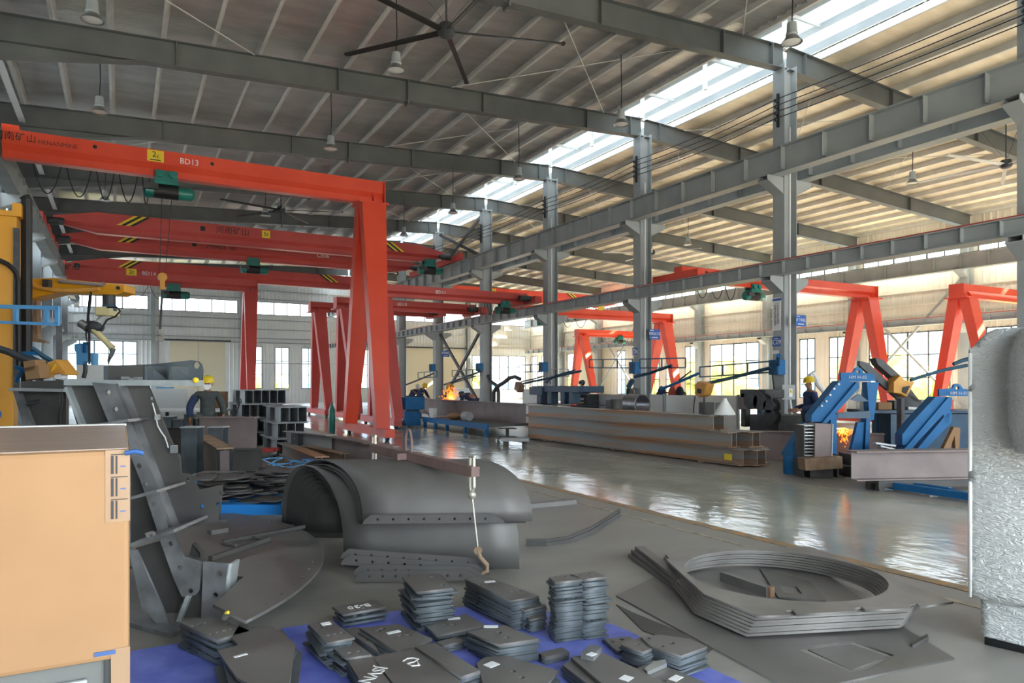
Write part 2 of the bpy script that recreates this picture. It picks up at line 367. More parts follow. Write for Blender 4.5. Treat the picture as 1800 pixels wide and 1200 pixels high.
# end wall (back), origin at its left end
eo = (XL, YE, 0); eu = (1,0,0); en = (0,-1,0)
posts = [XL, 2.2, 8.7, XR, 22.3, 29.0, X2]
strip = [(posts[i]+.35, posts[i+1]-.35, 7.3, 8.37) for i in range(6)]
low = [(-3.6,1.1,1.9,4.83,5,3),(9.1,10.25,1.18,4.66,2,3),(11.26,12.42,1.18,4.64,2,3),(13.45,14.6,1.18,4.62,2,3),(16.6,17.75,1.18,4.6,2,3),(18.6,19.75,1.18,4.6,2,3),(20.6,21.75,1.18,4.6,2,3),(29.5,35.4,1.0,4.3,6,3)]
door = [(3.38,7.4,0,4.95),(22.95,28.5,0,4.85)]
ops = [(a-XL,b-XL,c,d) for a,b,c,d in strip]+[(a-XL,b-XL,c,d) for a,b,c,d,_,_ in low]+[(a-XL,b-XL,c,d) for a,b,c,d in door]
wb = clad('wall_back', eo, eu, en, X2-XL, 0, EZ, ops, 'clad')
for a,b,c,d in strip: window((0,YE,0), eu, en, a, b, c, d, 6, 1)
for a,b,c,d,nc,nr in low: window((0,YE,0), eu, en, a, b, c, d, nc, nr)
for k, (a,b,c,d) in enumerate(door):
    dr = struct('door_%d' % (k+1), MB().bx(a, b, YE-.02, YE+.06, 0, d), 'cream')
    struct('door_rail', MB().bx(a-.4, b+.4, YE-.22, YE-.12, d+.02, d+.14), 'dark', dr)
    struct('door_seam', MB().bx((a+b)/2-.02, (a+b)/2+.02, YE-.035, YE-.02, 0, d), 'frame_grey', dr)
for z in (3.3, 5.0, 5.35, 6.1, 6.88, 8.6, 9.3):
    for i in range(6):
        a, b = posts[i], posts[i+1]
        if z < 4.9 and (i in (1, 4)): continue
        if z < 4.9 and i in (0, 5): continue
        struct('girt', MB().bx(a+.15, b-.15, YE-.16, YE-.03, z-.06, z+.02), 'frame_grey' if i < 3 else 'clad_warm', wb)
for x in posts[1:-1]:
    if x != XR: struct('wall_post', MB().ibeam((x,YE-.36,0),(x,YE-.36,9.9),.3,.3,up=(0,1,0)), 'frame_grey', wb)
# right wall
ro = (X2, YB, 0); ru = (0,1,0); rn = (-1,0,0)
RC = [Y0+BAY*n for n in range(-2, 9)]
rstrip = [(y+.35, y+BAY-.35, 7.85, 8.95) for y in RC[1:-1]]
rl = []
for i, y in enumerate(RC[1:-1]):
    if i in (1, 2, 4, 7): rl.append((y+.95, y+BAY-.7, .75, 4.3, 4, 3))
    else: rl += [(y+.7, y+1.8, .75, 4.3, 2, 3), (y+2.75, y+3.85, .75, 4.3, 2, 3)]+([(y+4.6, y+5.7, .75, 4.3, 2, 3)] if i != 6 else [])
ops = [(a-YB,b-YB,c,d) for a,b,c,d in rstrip]+[(a-YB,b-YB,c,d) for a,b,c,d,_,_ in rl]
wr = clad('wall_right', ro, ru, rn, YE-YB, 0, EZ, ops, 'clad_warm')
for a,b,c,d in rstrip: window((X2,0,0), ru, rn, a, b, c, d, 6, 1)
for a,b,c,d,nc,nr in rl: window((X2,0,0), ru, rn, a, b, c, d, nc, nr)
for z in (2.2, 3.1, 5.0, 5.7, 6.4, 9.15):
    for y in RC[1:-1]:
        if z < 4.5:
            for (a,b,c,d,_,_) in rl:
                pass
        if z > 4.5: struct('girt', MB().bx(X2-.16, X2-.03, y+.1, y+BAY-.1, z-.06, z+.02), 'clad_warm', wr)
# left wall
lstrip = [(y+.35, y+BAY-.35, 7.2, 8.3) for y in RC[1:-1]]
llow = [(y+.9, y+BAY-.9, 1.0, 4.3) for y in RC[4:-1]]
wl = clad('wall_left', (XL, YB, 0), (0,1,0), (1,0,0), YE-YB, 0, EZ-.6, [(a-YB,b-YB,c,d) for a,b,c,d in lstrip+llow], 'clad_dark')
for a,b,c,d in lstrip: window((XL,0,0), (0,1,0), (1,0,0), a, b, c, d, 6, 1)
for a,b,c,d in llow: window((XL,0,0), (0,1,0), (1,0,0), a, b, c, d, 4, 3)
wf_ = clad('wall_front_added', (XL, YB, 0), (1,0,0), (0,1,0), X2-XL, 0, EZ, [(2.6,9.2,0,4.8),(13,18,0,5.),(22,30,0,5.2)], 'clad')  # unseen wall behind the camera, added to dim the foreground; openings tune daylight
# eave strut along the left wall
struct('trim_4', MB().bx(-2.62, -2.46, YB, YE, 9.33, 9.37), 'white_paint')
# ---------------------------------------------------------------- columns, rafters and crane girders
def column(Y, x, label, group, side=0, top=None):
    z1 = (top or zr(x)+.1)
    t = thing('steel_column', label, 'column', (x, Y, 0), group)
    part('shaft', MB().ibeam((x-.245,Y,0.03),(x-.245,Y,z1),.49,.38,.02,.02,up=(1,0,0)), 'frame_grey', t)
    part('base_plate', MB().bx(x-.36,x+.36,Y-.3,Y+.3,0,.03), 'frame_grey', t)
    for s in ((-1,1) if side == 0 else (side,)):
        for z, w in ((7.16,.62),(4.5,.5)):
            m = MB().poly([(x+s*.24,Y-.16,z),(x+s*(.24+w),Y-.16,z),(x+s*(.24+w),Y-.16,z-.12),(x+s*.24,Y-.16,z-.42)], (0,.02,0))
            m.poly([(x+s*.24,Y+.14,z),(x+s*(.24+w),Y+.14,z),(x+s*(.24+w),Y+.14,z-.12),(x+s*.24,Y+.14,z-.42)], (0,.02,0))
            m.bx(min(x+s*.24,x+s*(.24+w)), max(x+s*.24,x+s*(.24+w)), Y-.17, Y+.17, z-.02, z)
            m.poly([(x+s*.24,Y-.17,z-.44),(x+s*(.24+w),Y-.17,z-.14),(x+s*(.24+w),Y-.17,z-.12),(x+s*.24,Y-.17,z-.42)], (0,.34,0))
            part('corbel', m, 'frame_grey', t)
    return t
names = ['nearest the wrapped cabinet at the right edge','with the C09 plate, behind the sparking blue frame','with the C08 plate, beside the white screens','third beyond the C09 column along the crane girder','behind the crossed braces, fourth beyond C09','left of the crossed braces, fifth beyond C09','just right of the big red crane leg','far down the row behind the big red crane leg']
for n in range(-1, 7): column(Y0+BAY*n, XR, 'grey steel H column carrying both crane girders, '+names[n+1], 'columns of the middle row')
for n in range(-1, 8): column(Y0+BAY*n, X2-.35, 'pale grey wall column between the tall windows of the right side', 'columns along the right wall', -1, 9.1)
for n in range(0, 8): column(Y0+BAY*n, XL+.4, 'grey column against the dark left wall under the crane girder', 'columns along the left wall', 1, 9.1)
def rafter(Y, s, label, group):
    xa, xb = (XL+.15, XR-.05) if s < 0 else (XR+.05, X2-.1)
    t = thing('roof_rafter', label, 'roof beam', ((xa+xb)/2, Y, zr((xa+xb)/2)), group)
    part('beam', MB().ibeam((xa,Y,zr(xa)),(xb,Y,zr(xb)),RD,.26,.016,.012), 'rafter', t)
    if s < 0: part('haunch', MB().poly([(xa,Y-.008,zr(xa)),(xa+4,Y-.008,zr(xa+4)),(xa,Y-.008,zr(xa)-.5)],(0,.016,0)).bar((xa,Y,zr(xa)-.5),(xa+4,Y,zr(xa+4)),.26,.016), 'rafter', t)
    xs = [1.2, 5.2, 9.6, 13.4, 15.2] if s < 0 else [16.5, 20.4, 25., 31.]
    for x in xs: part('stiffener', MB().bx(x-.01, x+.01, Y-.128, Y+.128, zr(x)+.01, zr(x)+RD-.01), 'rafter', t)
    x = 7.2 if s < 0 else 23.
    part('splice_plate', MB().bx(x-.02, x+.02, Y-.15, Y+.15, zr(x)-.07, zr(x)+RD), 'rafter', t)
    return t
ordn = ['above the camera end','nearest seen, over the big dark ceiling fan','second seen, meeting the C08 column','third seen, above the red gantry beam','fourth, behind the red gantry corner','fifth, over the red bridge cranes','sixth, above the far bridge crane','seventh, near the end wall','last before the end wall']
for i, Y in enumerate(BAYS):
    rafter(Y, -1, 'dark grey roof rafter of the left bay, '+ordn[i], 'left bay rafters')
    rafter(Y, 1, 'grey roof rafter of the warm lit right bay, '+ordn[i].replace('over the big dark ceiling fan','beside the pale fan').replace('above the red gantry beam','past the C08 column').replace('behind the red gantry corner','well past the C08 column').replace('over the red bridge cranes','above the far red crane beam').replace('above the far bridge crane','far down the right bay'), 'right bay rafters')
def girder(x, zt_, h, w, step, label, y0=YB+.5, y1=YE-.8, side=-1, red=True):
    t = thing('crane_girder', label, 'crane girder', (x, (y0+y1)/2, zt_-h))
    part('beam', MB().ibeam((x,y0,zt_-h),(x,y1,zt_-h),h,w,.022,.014), 'frame_grey', t)
    y = y0+.3
    n = int((y1-y0-.6)/step)
    for k in range(n+1):
        if y0+.3+k*step < 4: continue
        yy = y0+.3+k*step
        part('stiffener', MB().bx(x-w/2+.01, x+w/2-.01, yy-.008, yy+.008, zt_-h+.12*h, zt_-.022), 'frame_grey', t)
    part('rail', MB().bx(x-.035, x+.035, y0, y1, zt_, zt_+.05), 'red_far' if red else 'dark', t, label='thin red painted rail')
    return t
GX = XR-.54
girder(GX, 7.86, .70, .36, 1.25, 'upper grey crane girder on the left face of the middle columns, red rail on top')
girder(XR+.54, 7.86, .70, .36, 1.25, 'upper grey crane girder on the right face of the middle columns')
girder(GX, 4.86, .36, .28, .75, 'lower grey crane girder on the left face of the middle columns, red rail on top')
girder(XR+.54, 4.86, .20, .28, .75, 'lower grey crane girder on the right face of the middle columns')
girder(X2-1.15, 7.75, .72, .36, 1.25, 'upper grey crane girder before the bright strip windows of the right wall', red=False)
girder(X2-1.1, 4.86, .34, .26, 1.0, 'lower grey crane girder with red rail above the right wall windows')
girder(XL+.95, 7.86, .70, .36, 1.0, 'dark grey crane girder along the left wall')
# crossed wind braces in the middle row between the fourth and fifth column beyond C09
def cross_brace(name, x, ya, yb_, z0, z1, lab, m, w):
    t = thing(name, lab, 'brace', (x, (ya+yb_)/2, z0), None if 'middle' in lab else 'wind braces on the right wall')
    for k, (a, b) in enumerate(((ya,yb_),(yb_,ya))): part('diagonal_bar', MB().bar((x-.05*k,a,z0),(x-.05*k,b,z1),w*.7,w).bar((x-.05*k-.05,a,z0),(x-.05*k-.05,b,z1),.012,w*1.3), m, t)
yb0, yb1 = Y0+BAY*3+.3, Y0+BAY*4-.3
cross_brace('cross_brace', XR, yb0, yb1, .3, 4.4, 'dark crossed wind brace under the lower girder in the middle column row', 'dark', .12)
cross_brace('cross_brace', XR, yb0, yb1, 7.95, 10.0, 'dark crossed wind brace near the roof in the middle column row', 'dark', .12)
for n_ in (1, 5): cross_brace('cross_brace', X2-.70, Y0+BAY*n_+.05, Y0+BAY*(n_+1)-.05, .5, 6.6, 'pale crossed wind brace in front of the tall windows of the right wall', 'frame_grey', .09)
# black trolley wires on insulators along the middle columns
for k in range(4):
    z = 9.25-.17*k; pts = []
    ys = [2.]+BAYS[1:8]
    for a, b in zip(ys[:-1], ys[1:]):
        for j in range(8):
            t_ = j/8; pts.append((XR-.425, a+(b-a)*t_, z-.10*4*t_*(1-t_)))
    pts.append((XR-.425, ys[-1], z))
    solo('power_wire', MB().tube(pts, .012, 6), 'black', 'black power wire strung along the middle columns, %s of four' % ('topmost','second from top','third from top','lowest')[k], 'wire', 'trolley wires along the columns')
for i, Y in enumerate(BAYS[0:8]):
    m = MB().bx(XR-.30, XR-.25, Y-.03, Y+.03, 8.55, 9.45)
    t = thing('insulator_rack', 'black insulator rack bolted high on the column, holding four wires', 'insulator', (XR-.3, Y, 8.55), 'insulator racks on the columns')
    part('bracket', m, 'black', t)
    for k in range(4): part('insulator', MB().lathe([(.02,0),(.05,.03),(.03,.05),(.05,.08),(.02,.1)], (XR-.30,Y,9.25-.17*k), 10, (-1,0,0)), 'dark', t)
# ---------------------------------------------------------------- fans and lamps
def fan(x, y, z, nb, R, ph, label, m):
    t = thing('ceiling_fan', label, 'ceiling fan', (x,y,z-.1), 'large ceiling fans')
    part('rod', MB().tube([(x,y,z+.1),(x,y,zr(x)+RD)], .02, 8), 'dark', t)
    part('motor', MB().lathe([(.06,.16),(.14,.14),(.17,.05),(.17,-.05),(.12,-.1),(.03,-.12)], (x,y,z), 20), 'dark', t, True)
    for k in range(nb):
        a = ph+2*math.pi*k/nb; d = Vector((math.cos(a), math.sin(a), 0)); n = Vector((-d.y, d.x, 0)); c = Vector((x,y,z))
        mb = MB(); tilt = UP*.035
        p = [c+d*.14-n*.055-tilt*.5, c+d*.14+n*.055+tilt*.5, c+d*R+n*.05+tilt*.3, c+d*R-n*.05-tilt*.3]
        mb.hexa([q-UP*.012 for q in p]+[q+UP*.012 for q in p])
        mb.hexa([q-UP*.02 for q in (c+d*R-n*.055, c+d*R+n*.055, c+d*(R+.07)+n*.04, c+d*(R+.07)-n*.04)]+[q+UP*.02 for q in (c+d*R-n*.055, c+d*R+n*.055, c+d*(R+.07)+n*.04, c+d*(R+.07)-n*.04)])
        part('blade', mb, m, t)
    for k in range(3):
        a = 2*math.pi*k/3; part('guy_wire', MB().tube([(x+.03,y,z+.12),(x+1.2*math.cos(a),y+1.2*math.sin(a),zr(x)+RD)], .004, 5), 'dark', t)
fan(5.6, 12.8, 8.55, 5, 2.35, .962, 'dark five-bladed ceiling fan, the nearest, hanging at the top of the picture', 'fan')
fan(5.6, 29.2, 8.55, 5, 2.35, .9, 'dark ceiling fan hanging beyond the red gantry beam', 'fan')
fan(23.8, 11.7, 8.35, 5, 2.5, .5, 'pale ceiling fan in the right bay, close to the right edge', 'fan_light')
fan(24., 28.5, 8.35, 5, 2.5, .2, 'pale ceiling fan seen between the two middle columns', 'fan_light')
def lamp(x, y, z, label, group):
    t = thing('pendant_lamp', label, 'pendant lamp', (x,y,z), group)
    part('cord', MB().tube([(x,y,z+.38),(x+.02,y,z+.8),(x,y,zr(x)+RD+.1)], .012, 6), 'black', t)
    part('housing', MB().lathe([(.03,.40),(.09,.38),(.10,.2),(.12,.16),(.09,.12)], (x,y,z), 16), 'frame_grey', t, True)
    part('shade', MB().lathe([(.09,.14),(.11,.12),(.15,.06),(.20,.0),(.19,.0),(.14,.055),(.09,.10)], (x,y,z), 24), 'silver_shade', t, True)
    part('lens', MB().lathe([(.17,.02),(.11,.005),(.02,0)], (x,y,z), 18), 'panel_white', t, True)
    return t
l0 = lamp(-.45, 15.0, 8.25, 'bell pendant lamp in the left column of lamps, nearest at the top edge', 'bell pendant lamps')
lt = [(-.45,20.,'bell pendant lamp in the left column of lamps, above the red gantry lettering'),(-.5,29.6,'bell pendant lamp in the left column of lamps, below the gantry beam'),
 (5.1,14.3,'bell pendant lamp hanging left below the near dark fan'),(5.2,20.,'bell pendant lamp hanging just above the red gantry beam'),(5.0,29.2,'bell pendant lamp beside the far dark fan'),
 (11.4,9.4,'bell pendant lamp before the skylight, the nearest of its row by the C09 column'),(11.2,14.5,'bell pendant lamp before the skylight by the C08 column'),(11.3,20.,'third bell pendant lamp in the row along the skylight'),(11.3,25.2,'fourth bell pendant lamp in the row along the skylight'),(11.1,30.1,'fifth bell pendant lamp along the skylight, above the crane stripes'),
 (22.6,13.9,'bell pendant lamp under the warm right bay roof, left of the pale fan'),(23.4,25.2,'bell pendant lamp in the right bay between the two middle columns'),(22.8,8.6,'bell pendant lamp in the right bay just above the lower blue-grey girder')]
for x, y, lab in lt: dup(l0, (x,y,8.25 if x < 15 else 8.15), lab)
# conduit pipes on columns
for n in (0, 1, 2):
    solo('conduit_pipe', MB().tube([(XR-.1,Y0+BAY*n-.24,.5),(XR-.1,Y0+BAY*n-.24,8.5)], .03, 8), 'white_paint', 'white conduit pipe running up the column, %s' % ('on the C09 column','on the C08 column','on the column after C08')[n], 'pipe', 'conduit pipes on the columns')
# ---------------------------------------------------------------- yard outside the windows
struct('floor_yard', MB().bx(-60, 120, -40, 150, -.5, -.3), 'concrete_out')
def bush(x, y, r, label):
    mb = MB()
    for k in range(9):
        mb.ball((x+random.uniform(-1,1)*r*.7, y+random.uniform(-1,1)*r*.7, -.3+r*(.5+random.random()*1.1)*(k>0)+.3*(k==0)), r*random.uniform(.4,.65), 10)
    solo('yard_tree', mb, 'grass', label, 'tree', 'trees in the yard', True)
for k in range(9): bush(X2+5+random.random()*2, 12+k*6.2+random.random()*2, 2.0, 'yellow-green tree outside the right wall windows')
for k in range(6): bush(-2+k*7.5, YE+10+random.random()*3, 1.7, 'yellow-green tree outside the end wall windows')
for x0, x1, y0, y1, lab in ((X2+22, X2+40, 0, 75, 'pale blue factory building outside the right wall windows'),(-20, 50, YE+30, YE+45, 'pale blue factory building outside the end wall windows')):
    t = thing('factory_building', lab, 'building', ((x0+x1)/2,(y0+y1)/2,-.3))
    part('wall', MB().bx(x0,x1,y0,y1,-.3,7), 'wall_out', t)
    part('plinth', MB().bx(x0-.1,x1+.1,y0-.1,y1+.1,-.3,1.6), 'blue_light', t)
    part('roof', MB().bx(x0-.5,x1+.5,y0-.5,y1+.5,7,7.5), 'blue_light', t)
# ================================================================ foreground: plates, shells, boxes
def V2(p): return (p[0], p[1])
def flat(name, pts, z, t, m, label=None, cat='steel plate', group=None, holes=(), parent=None):
    """horizontal plate; pts and holes are world xy rings"""
    cx = sum(p[0] for p in pts)/len(pts); cy = sum(p[1] for p in pts)/len(pts)
    q = [(p[0]-cx, p[1]-cy) for p in pts]; hs = [[(a-cx, b-cy) for a, b in h] for h in holes]
    me = holed(name, q, hs, t); o = bpy.data.objects.new(name, me); o.location = (cx, cy, z); me.materials.append(M[m]); COL.objects.link(o)
    return tagit(o, label, cat, group)
def pxring(px, z): return [V2(gp(x, y, z)) for x, y in px]
def lerp2(q, u, v):                                                  # bilinear point in a quad
    a, b, c, d = q[:4]
    return tuple(a[i]*(1-u)*(1-v)+b[i]*u*(1-v)+c[i]*u*v+d[i]*(1-u)*v for i in (0,1))
def sticker(o, xy, z, w, h, ang, name='sticker'):
    q = [(-w/2,-h/2),(w/2,-h/2),(w/2,h/2),(-w/2,h/2)]; ca, sa = math.cos(ang), math.sin(ang)
    mb = MB().poly([(xy[0]+a*ca-b*sa, xy[1]+a*sa+b*ca, z) for a, b in q], (0,0,.002)); return part(name, mb, 'white', o, label='white paper sticker')
def stack(where, px, zt_, n, t, zb=.07, holes=(), jit=.012, rot=.05, lab=None, st=None, mt='plate', mu='plate2', hr=.016):
    ring = pxring(px, zt_)
    hs = []
    for h in holes:
        c = lerp2(ring, *h) if len(ring) >= 4 and max(h) <= 1 else V2(gp(h[0], h[1], zt_))
        hs.append(circ(c[0], c[1], hr, 10))
    o = flat('steel_plate', ring, zt_-t, t, mt, lab or ('top plate of '+where), holes=hs)
    for s in (st or []):
        c = V2(gp(s[0], s[1], zt_)); sticker(o, c, zt_+.0005, s[2] if len(s) > 2 else .065, s[3] if len(s) > 3 else .035, s[4] if len(s) > 4 else -.35)
    step = (zt_-zb)/max(n,1)
    base = None
    for k in range(1, n):
        z = zt_-t-step*k
        if z < zb-.001: break
        if base is None:
            cx, cy = o.location.x, o.location.y
            base = flat('steel_plate', ring, z, min(t, step*.96), mu, 'plain plate within '+where, group='plates within '+where, holes=[circ(sum(a for a,b in h)/len(h), sum(b for a,b in h)/len(h), hr*1.7, 10) for h in hs]); p = base
        else:
            p = base.copy(); COL.objects.link(p)
        p.location = (cx+random.gauss(0,jit), cy+random.gauss(0,jit), z); p.rotation_euler = (0,0,random.gauss(0,rot))
    return o
# worn blue pallets below the plates
pl = flat('pallet', pxring([(495,1103),(700,1072),(900,1062),(1080,1097),(1335,1212),(1335,1330),(560,1330)], .07), .0, .068, 'pallet_blue', 'large worn blue steel pallet lying under the plate stacks in the foreground', 'pallet')
pl2 = flat('pallet', pxring([(215,1146),(322,1128),(380,1150),(470,1215),(470,1330),(200,1330)], .05), .0, .048, 'pallet_blue', 'smaller worn blue steel pallet right of the cardboard box, at the bottom edge', 'pallet')
# the stacks (outline of each top plate, height of its top, number of plates)
g8 = [(u,v) for v in (.3,.72) for u in (.14,.38,.62,.86)]
stack('the squarish stack in front of the curved shells', [(706,1013),(770,1007),(796,1033),(732,1040)], .33, 18, .012, holes=[(.75,.22),(.82,.75)], jit=.014, rot=.06)
s = stack('the low stack chalked B-30', [(584,1066),(660,1053),(678,1066),(604,1079)], .16, 5, .016, zb=.0, holes=[(.3,.8),(.55,.75),(.85,.6)], jit=.01)
tr = gp(604,1079,.16); tl = gp(678,1066,.16); uu = (tr-tl).normalized()
letter(s, 'B-30', .085, gp(631,1065,.1615), uu, uu.cross(Vector((0,0,1)))*-1, 'chalk', 'chalk_lettering')
stack('the long holed stack behind the middle', [(817,1017),(858,1013),(947,1047),(897,1055)], .26, 15, .012, holes=g8, jit=.008, rot=.02, st=[(861,1022,.075,.035,-.2)])
stack('the stepped stack just before the long holed one', [(893,1058),(923,1052),(960,1063),(923,1072)], .20, 10, .012, holes=[(.25,.3),(.3,.75),(.8,.4)], jit=.006, rot=.03, st=[(922,1058,.075,.035,-.2)])
stack('the smallest stepped stack of narrow pieces', [(921,1080),(942,1077),(957,1083),(931,1089)], .155, 6, .012, holes=[(.6,.4)], jit=.008, hr=.008)
stack('the tall double stack, left half', [(965,1014),(1001,1008),(1024,1018),(976,1023)], .44, 27, .0125, holes=[(.2,.3),(.3,.75),(.65,.25),(.75,.7)], jit=.010, rot=.035, hr=.010)
stack('the tall double stack, right half', [(1003,1009),(1043,1003),(1067,1013),(1028,1017)], .445, 27, .0125, holes=[(.2,.3),(.3,.75),(.65,.25),(.75,.7)], jit=.010, rot=.035, hr=.010)
stack('the cross-edged stack with one sticker in the middle front', [(820,1110),(887,1098),(947,1122),(877,1132)], .20, 10, .014, holes=[(.55,.35),(.45,.7)], jit=.010, rot=.04, st=[(863,1101,.085,.04,-.5)])
stack('the flat pair behind the middle front stack', [(749,1100),(818,1078),(853,1098),(767,1116)], .13, 4, .014, holes=[(.35,.35),(.5,.5)], st=[(798,1087,.08,.04,-.25)], jit=.02)
stack('the steep-sided stack at the left of the blue pallet', [(542,1097),(582,1090),(624,1120),(575,1129)], .215, 11, .012, holes=[(.3,.25),(.3,.7),(.55,.25),(.55,.7),(.8,.25),(.8,.7)], st=[(573,1096,.055,.05,0)], jit=.014, rot=.05)
stack('the four-holed stack at the left of the blue pallet', [(575,1131),(620,1125),(653,1150),(609,1156)], .175, 8, .013, holes=[(.35,.3),(.35,.75),(.7,.3),(.7,.75)], jit=.012)
s = stack('the long stack with chalk scribbles at the bottom edge', [(609,1157),(653,1151),(706,1232),(662,1242)], .16, 8, .013, jit=.008, rot=.02)
uu = (gp(640,1200,.16)-gp(670,1175,.16)).normalized()
letter(s, 'JSVN', .10, gp(655,1185,.1615), uu, UP.cross(uu), 'chalk', 'chalk_lettering')
stack('the stickered plates behind the chalked plate', [(632,1103),(700,1096),(760,1122),(700,1146)], .135, 4, .014, holes=[(.55,.55),(.72,.6),(.3,.2),(.45,.15)], hr=.02, st=[(692,1111,.085,.035,.1)], jit=.02)
stack('the narrow strips between the holed plates', [(603,1104),(630,1102),(698,1146),(668,1148)], .11, 3, .014, holes=[(.5,.5),(.65,.5),(.8,.5)], jit=.01)
s = stack('the wide plates with chalk marks at the centre bottom', [(655,1154),(731,1139),(809,1196),(775,1236),(720,1238)], .155, 7, .014, jit=.008, rot=.02)
uu = (gp(705,1165,.155)-gp(735,1160,.155)).normalized()
mk_ = MB().tube([gp(x,y,.157) for x,y in ((708,1162),(716,1157),(726,1156),(736,1158),(728,1163),(716,1166),(724,1170),(738,1169),(732,1160),(735,1167))], .0035, 5)
part('chalk_marks', mk_, 'chalk', s)
stack('the thick narrow blocks right of the chalked plate', [(729,1136),(764,1129),(844,1178),(811,1188)], .17, 5, .018, jit=.006, rot=.012)
stack('the short offcuts between the stickered stacks', [(767,1128),(802,1118),(818,1126),(778,1134)], .12, 3, .014, jit=.01)
stack('the round-cornered plates at the bottom, by the middle front stack', [(838,1164),(853,1154),(890,1152),(982,1178),(962,1202),(915,1216),(850,1204)], .14, 4, .014, holes=[(902,1179),(917,1190)], st=[(864,1168,.07,.06,.3)], jit=.012)
stack('the small block on bare blue pallet', [(946,1147),(988,1137),(1001,1145),(959,1154)], .115, 2, .022, jit=.004)
stack('the slim long plates at the bottom right of the pallet', [(989,1168),(1006,1159),(1120,1235),(1095,1250)], .14, 4, .016, jit=.008, rot=.015)
s = stack('the broad plates at the bottom right, under the angle offcut', [(1003,1154),(1060,1147),(1160,1194),(1215,1232),(1110,1245)], .16, 4, .016, st=[(1101,1192,.06,.055,.4)], jit=.008, rot=.02)
stack('the left half of the right corner stack', [(1091,1133),(1125,1119),(1150,1138),(1130,1145)], .175, 9, .011, holes=[(.5,.4)], jit=.010, rot=.05)
stack('the right half of the right corner stack', [(1126,1119),(1160,1115),(1213,1122),(1243,1136),(1197,1152),(1145,1136)], .185, 9, .011, holes=[(1139,1121),(1163,1135),(1181,1129)], jit=.010, rot=.03)
stack('the low plate half under the right corner stack', [(1060,1122),(1108,1118),(1122,1134),(1086,1144)], .095, 2, .012, holes=[(.2,.3),(.6,.2)])
s = stack('the stickered plates before the right corner stack', [(1112,1176),(1150,1162),(1252,1204),(1255,1240),(1150,1226)], .135, 3, .014, holes=[(1166,1196)], st=[(1188,1192,.075,.045,.3)], jit=.01)
stack('the keyhole-slotted stack right of the cardboard box', [(317,1094),(372,1082),(440,1108),(381,1124)], .20, 8, .017, zb=.05, holes=[(u,v) for v in (.25,.75) for u in (.12,.32,.52,.72)]+[(.88,.5)], jit=.012, rot=.03, hr=.014)
s = stack('the big angular plates between the keyhole stack and the dark fan', [(421,1096),(440,1104),(479,1099),(519,1131),(507,1215),(445,1205),(417,1191),(382,1143),(419,1133),(407,1121)], .20, 5, .014, zb=.05, jit=.02, rot=.09, st=[(423,1152,.07,.022,.25)])
# light cut brackets lying on the plates
a = gp(1026,1160,.16); b = gp(1048,1146,.16); m = MB().poly([gp(1021,1158,.162),gp(1043,1162,.162),gp(1058,1147,.162),gp(1038,1143,.162)],(0,0,.035))
o = solo('angle_offcut', m, 'steel', 'short bright angle offcut with a sticker lying on the broad bottom plates', 'offcut'); sticker(o, V2(gp(1040,1150,.197)), .1975, .05, .04, .3)
solo('clamp_plate', MB().poly([gp(1132,1181,.137),gp(1138,1187,.137),gp(1172,1172,.137),gp(1170,1165,.137),gp(1150,1168,.137)],(0,0,.02)), 'galv', 'pale clamp plate lying on the stickered plates by the right corner stack', 'clamp')
# ---------------------------------------------------------------- the floor sheet and the ring stack at the right
def rd(x, y, z): p = gp(x, y, z); return V2(p)
cut = pxring([(1398,1139),(1500,1126),(1605,1160),(1569,1151),(1524,1176),(1497,1181)], .012)
cut = pxring([(1398,1139),(1500,1126),(1572,1151),(1524,1176),(1497,1181)], .012)
flat('steel_sheet', pxring([(1083,1046),(1168,1005),(1420,985),(1585,1100),(1678,1156),(1398,1216)], .012), 0, .012, 'plate', 'large thin dark sheet on the floor below the ring stack, square cut out', 'steel sheet', holes=[cut])
flat('steel_sheet', pxring([(1420,1141),(1496,1131),(1560,1153),(1497,1177)], .006), 0, .006, 'plate', 'offcut plate lying inside the square cutout of the floor sheet', 'steel sheet')
flat('steel_sheet', pxring([(1083,1062),(1110,1075),(1260,1137),(1240,1150),(1130,1108)], .004), 0, .006, 'web', 'narrow dark sheet edge lying by the right corner stack', 'steel sheet')
flat('steel_sheet', pxring([(1630,1113),(1632,1118),(1606,1133),(1600,1131)], .03), 0, .03, 'web', 'short dark flat bar end beside the floor sheet', 'flat bar')
def circ3(a, b, c):
    ax, ay = a; bx, by = b; cx, cy = c; d = 2*(ax*(by-cy)+bx*(cy-ay)+cx*(ay-by))
    ux = ((ax*ax+ay*ay)*(by-cy)+(bx*bx+by*by)*(cy-ay)+(cx*cx+cy*cy)*(ay-by))/d
    uy = ((ax*ax+ay*ay)*(cx-bx)+(bx*bx+by*by)*(ax-cx)+(cx*cx+cy*cy)*(bx-ax))/d
    return ux, uy, math.hypot(ax-ux, ay-uy)
RZ = .165
rx, ry, rr = circ3(rd(1204,991,RZ), rd(1557,1038,RZ), rd(1330,967,RZ))
ring = pxring([(1192,964),(1424,960),(1530,1000),(1676,1057),(1617,1066),(1612,1060),(1598,1062),(1604,1069),(1521,1071),(1515,1066),(1500,1068),(1507,1073),(1400,1079),(1394,1071),(1380,1072),(1390,1080),(1332,1082),(1238,1044),(1172,984)], RZ)
h0 = circ(rx, ry, rr, 48)
flat('ring_plate', ring, RZ-.014, .014, 'ring', 'top plate of the ring stack, square corners around a great round hole', 'steel plate', holes=[h0])
quad = pxring([(1172,970),(1424,960),(1534,998),(1618,1056),(1600,1067),(1332,1081),(1238,1044)], RZ)
base = None
